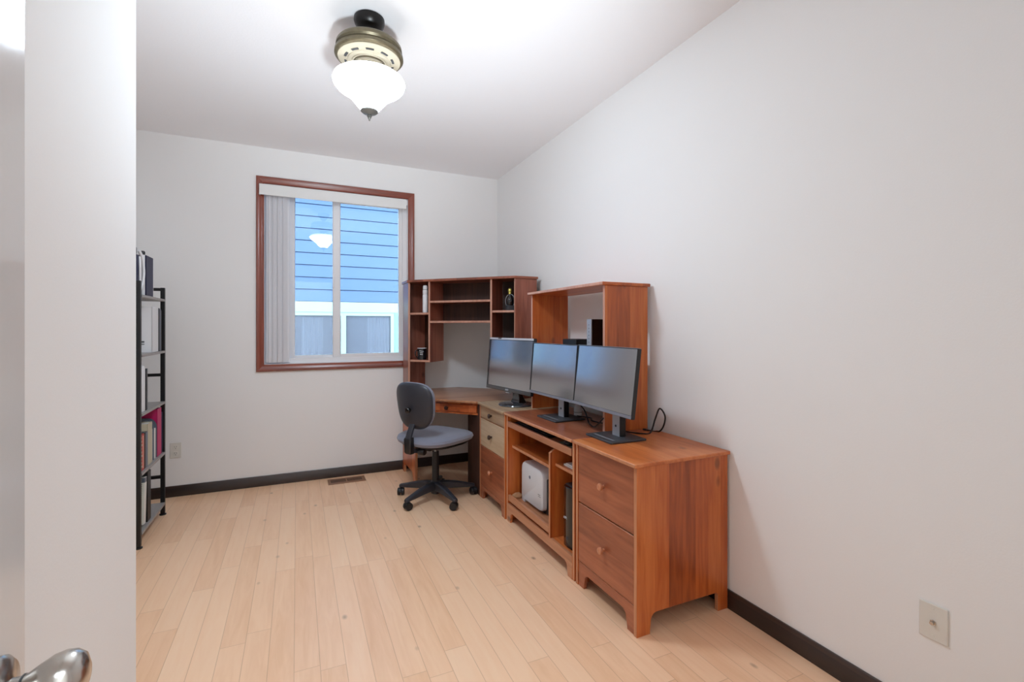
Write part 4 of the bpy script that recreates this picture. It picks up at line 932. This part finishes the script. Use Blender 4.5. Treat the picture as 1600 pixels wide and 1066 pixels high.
fv = thing('floor_vent', 'brown slotted floor register beneath the window at the back wall', 'vent', (0.378, 4.19, 0))
vx0, vx1, vy0, vy1 = 0.232, 0.526, 4.118, 4.262
MB().box(vx0, vx1, vy0, vy1, 0.0003, 0.004).build('register_plate', M['vent'], fv, bevel=0.0015)
sl = MB()
for g0 in (vx0+0.024, (vx0+vx1)/2+0.006):
    for k in range(12): sl.box(g0+0.0098*k, g0+0.0098*k+0.0055, vy0+0.035, vy1-0.035, 0.0041, 0.0045)
sl.build('slots', M['ventdark'], fv)

# pale worn front edges of panels and shelves; drawer tops painted pale as lit
def front_edges(root, names, dirs, m):
    for o in root.children:
        if o.name.split('.')[0] in names:
            if len(o.data.materials) < 2: o.data.materials.append(m)
            for p in o.data.polygons:
                if any(p.normal.dot(d_) > 0.97 for d_ in dirs): p.material_index = len(o.data.materials)-1
nx = V((-1, 0, 0))
front_edges(fc, ('side_panel', 'top'), (nx,), M['edge'])
front_edges(cd, ('side_panel', 'top', 'shelf', 'small_shelf', 'partition'), (nx, V((-0.54, 0, 0.84))), M['edge'])
zz_ = V((0, 0, 1))
front_edges(fc, ('drawer', 'apron'), (zz_,), M['edge']); front_edges(pd, ('drawer', 'apron'), (zz_,), M['edge'])  # upward faces catching light, painted in the pale edge colour
front_edges(cd, ('keyboard_tray', 'printer_tray', 'apron'), (nx, zz_), M['edge2'])
front_edges(dh, ('side_panel', 'top'), (nx,), M['edgeh'])
front_edges(pd, ('side_panel',), (nx,), M['edge'])
front_edges(ck, ('side_panel', 'leg_panel'), (nx, V((0, -1, 0))) if False else (V((0, -1, 0)),), M['edge'])
front_edges(ch, ('divider', 'shelf'), (-nv, V((-0.7, -0.72, 0)).normalized()), M['edgeh'])
for o in ch.children:
    if o.name.startswith('side_panel'):
        o.data.materials.append(M['edgeh'])
        for p in o.data.polygons:
            c_ = p.normal
            if (o.data.vertices[0].co.x < 0 and c_.y < -0.9 and p.area < 0.03): p.material_index = 1
            if (c_.x < -0.9 and p.area < 0.03): p.material_index = 1

# ------------------------------------------------------------------ lights, world, camera
wd = bpy.data.worlds.new('sky'); SC.world = wd; wd.use_nodes = True
nt = wd.node_tree; bg = nt.nodes['Background']
bg.inputs[0].default_value = (0.78, 0.89, 1.0, 1); bg.inputs[1].default_value = 6.6
def area(name, loc, rot, size, energy, col=(1, 1, 1)):
    l = bpy.data.lights.new(name, 'AREA'); l.shape = 'RECTANGLE'; l.size, l.size_y = size; l.energy = energy; l.color = col
    o = bpy.data.objects.new(name, l); C.objects.link(o); o.location = loc; o.rotation_euler = rot
    return o
area('added_hall_fill', (0.15, -0.9, ZC-0.02), (0, 0, 0), (0.6, 0.6), 15, (0.82, 0.93, 1.0))  # unseen fill lamp added in the hall to brighten the room
# unseen fill spot added by the doorway, aimed up to even the room light
l = bpy.data.lights.new('added_bounce_fill', 'SPOT'); l.energy = 165; l.color = (0.82, 0.93, 1.0); l.spot_size = math.radians(58); l.spot_blend = 1.0; l.shadow_soft_size = 0.12
o = bpy.data.objects.new('added_bounce_fill', l); C.objects.link(o); o.location = (0.30, 0.05, 0.58); o.rotation_euler = (math.radians(180-45), 0, math.radians(-4))
cam = bpy.data.cameras.new('camera'); co = bpy.data.objects.new('camera', cam); C.objects.link(co)
co.location = (0, 0, CAMH); co.rotation_euler = (PI/2, 0, -math.atan(336/743.0))
cam.sensor_width = 36; cam.lens = 743/1600*36; cam.shift_y = -20.5/1600; cam.clip_start = 0.02; cam.clip_end = 100
SC.camera = co
SC.view_settings.view_transform = 'Standard'; SC.view_settings.look = 'None'; SC.view_settings.exposure = 1.07; SC.view_settings.gamma = 1
SC.cycles.max_bounces = 18; SC.cycles.diffuse_bounces = 12; SC.cycles.transparent_max_bounces = 16
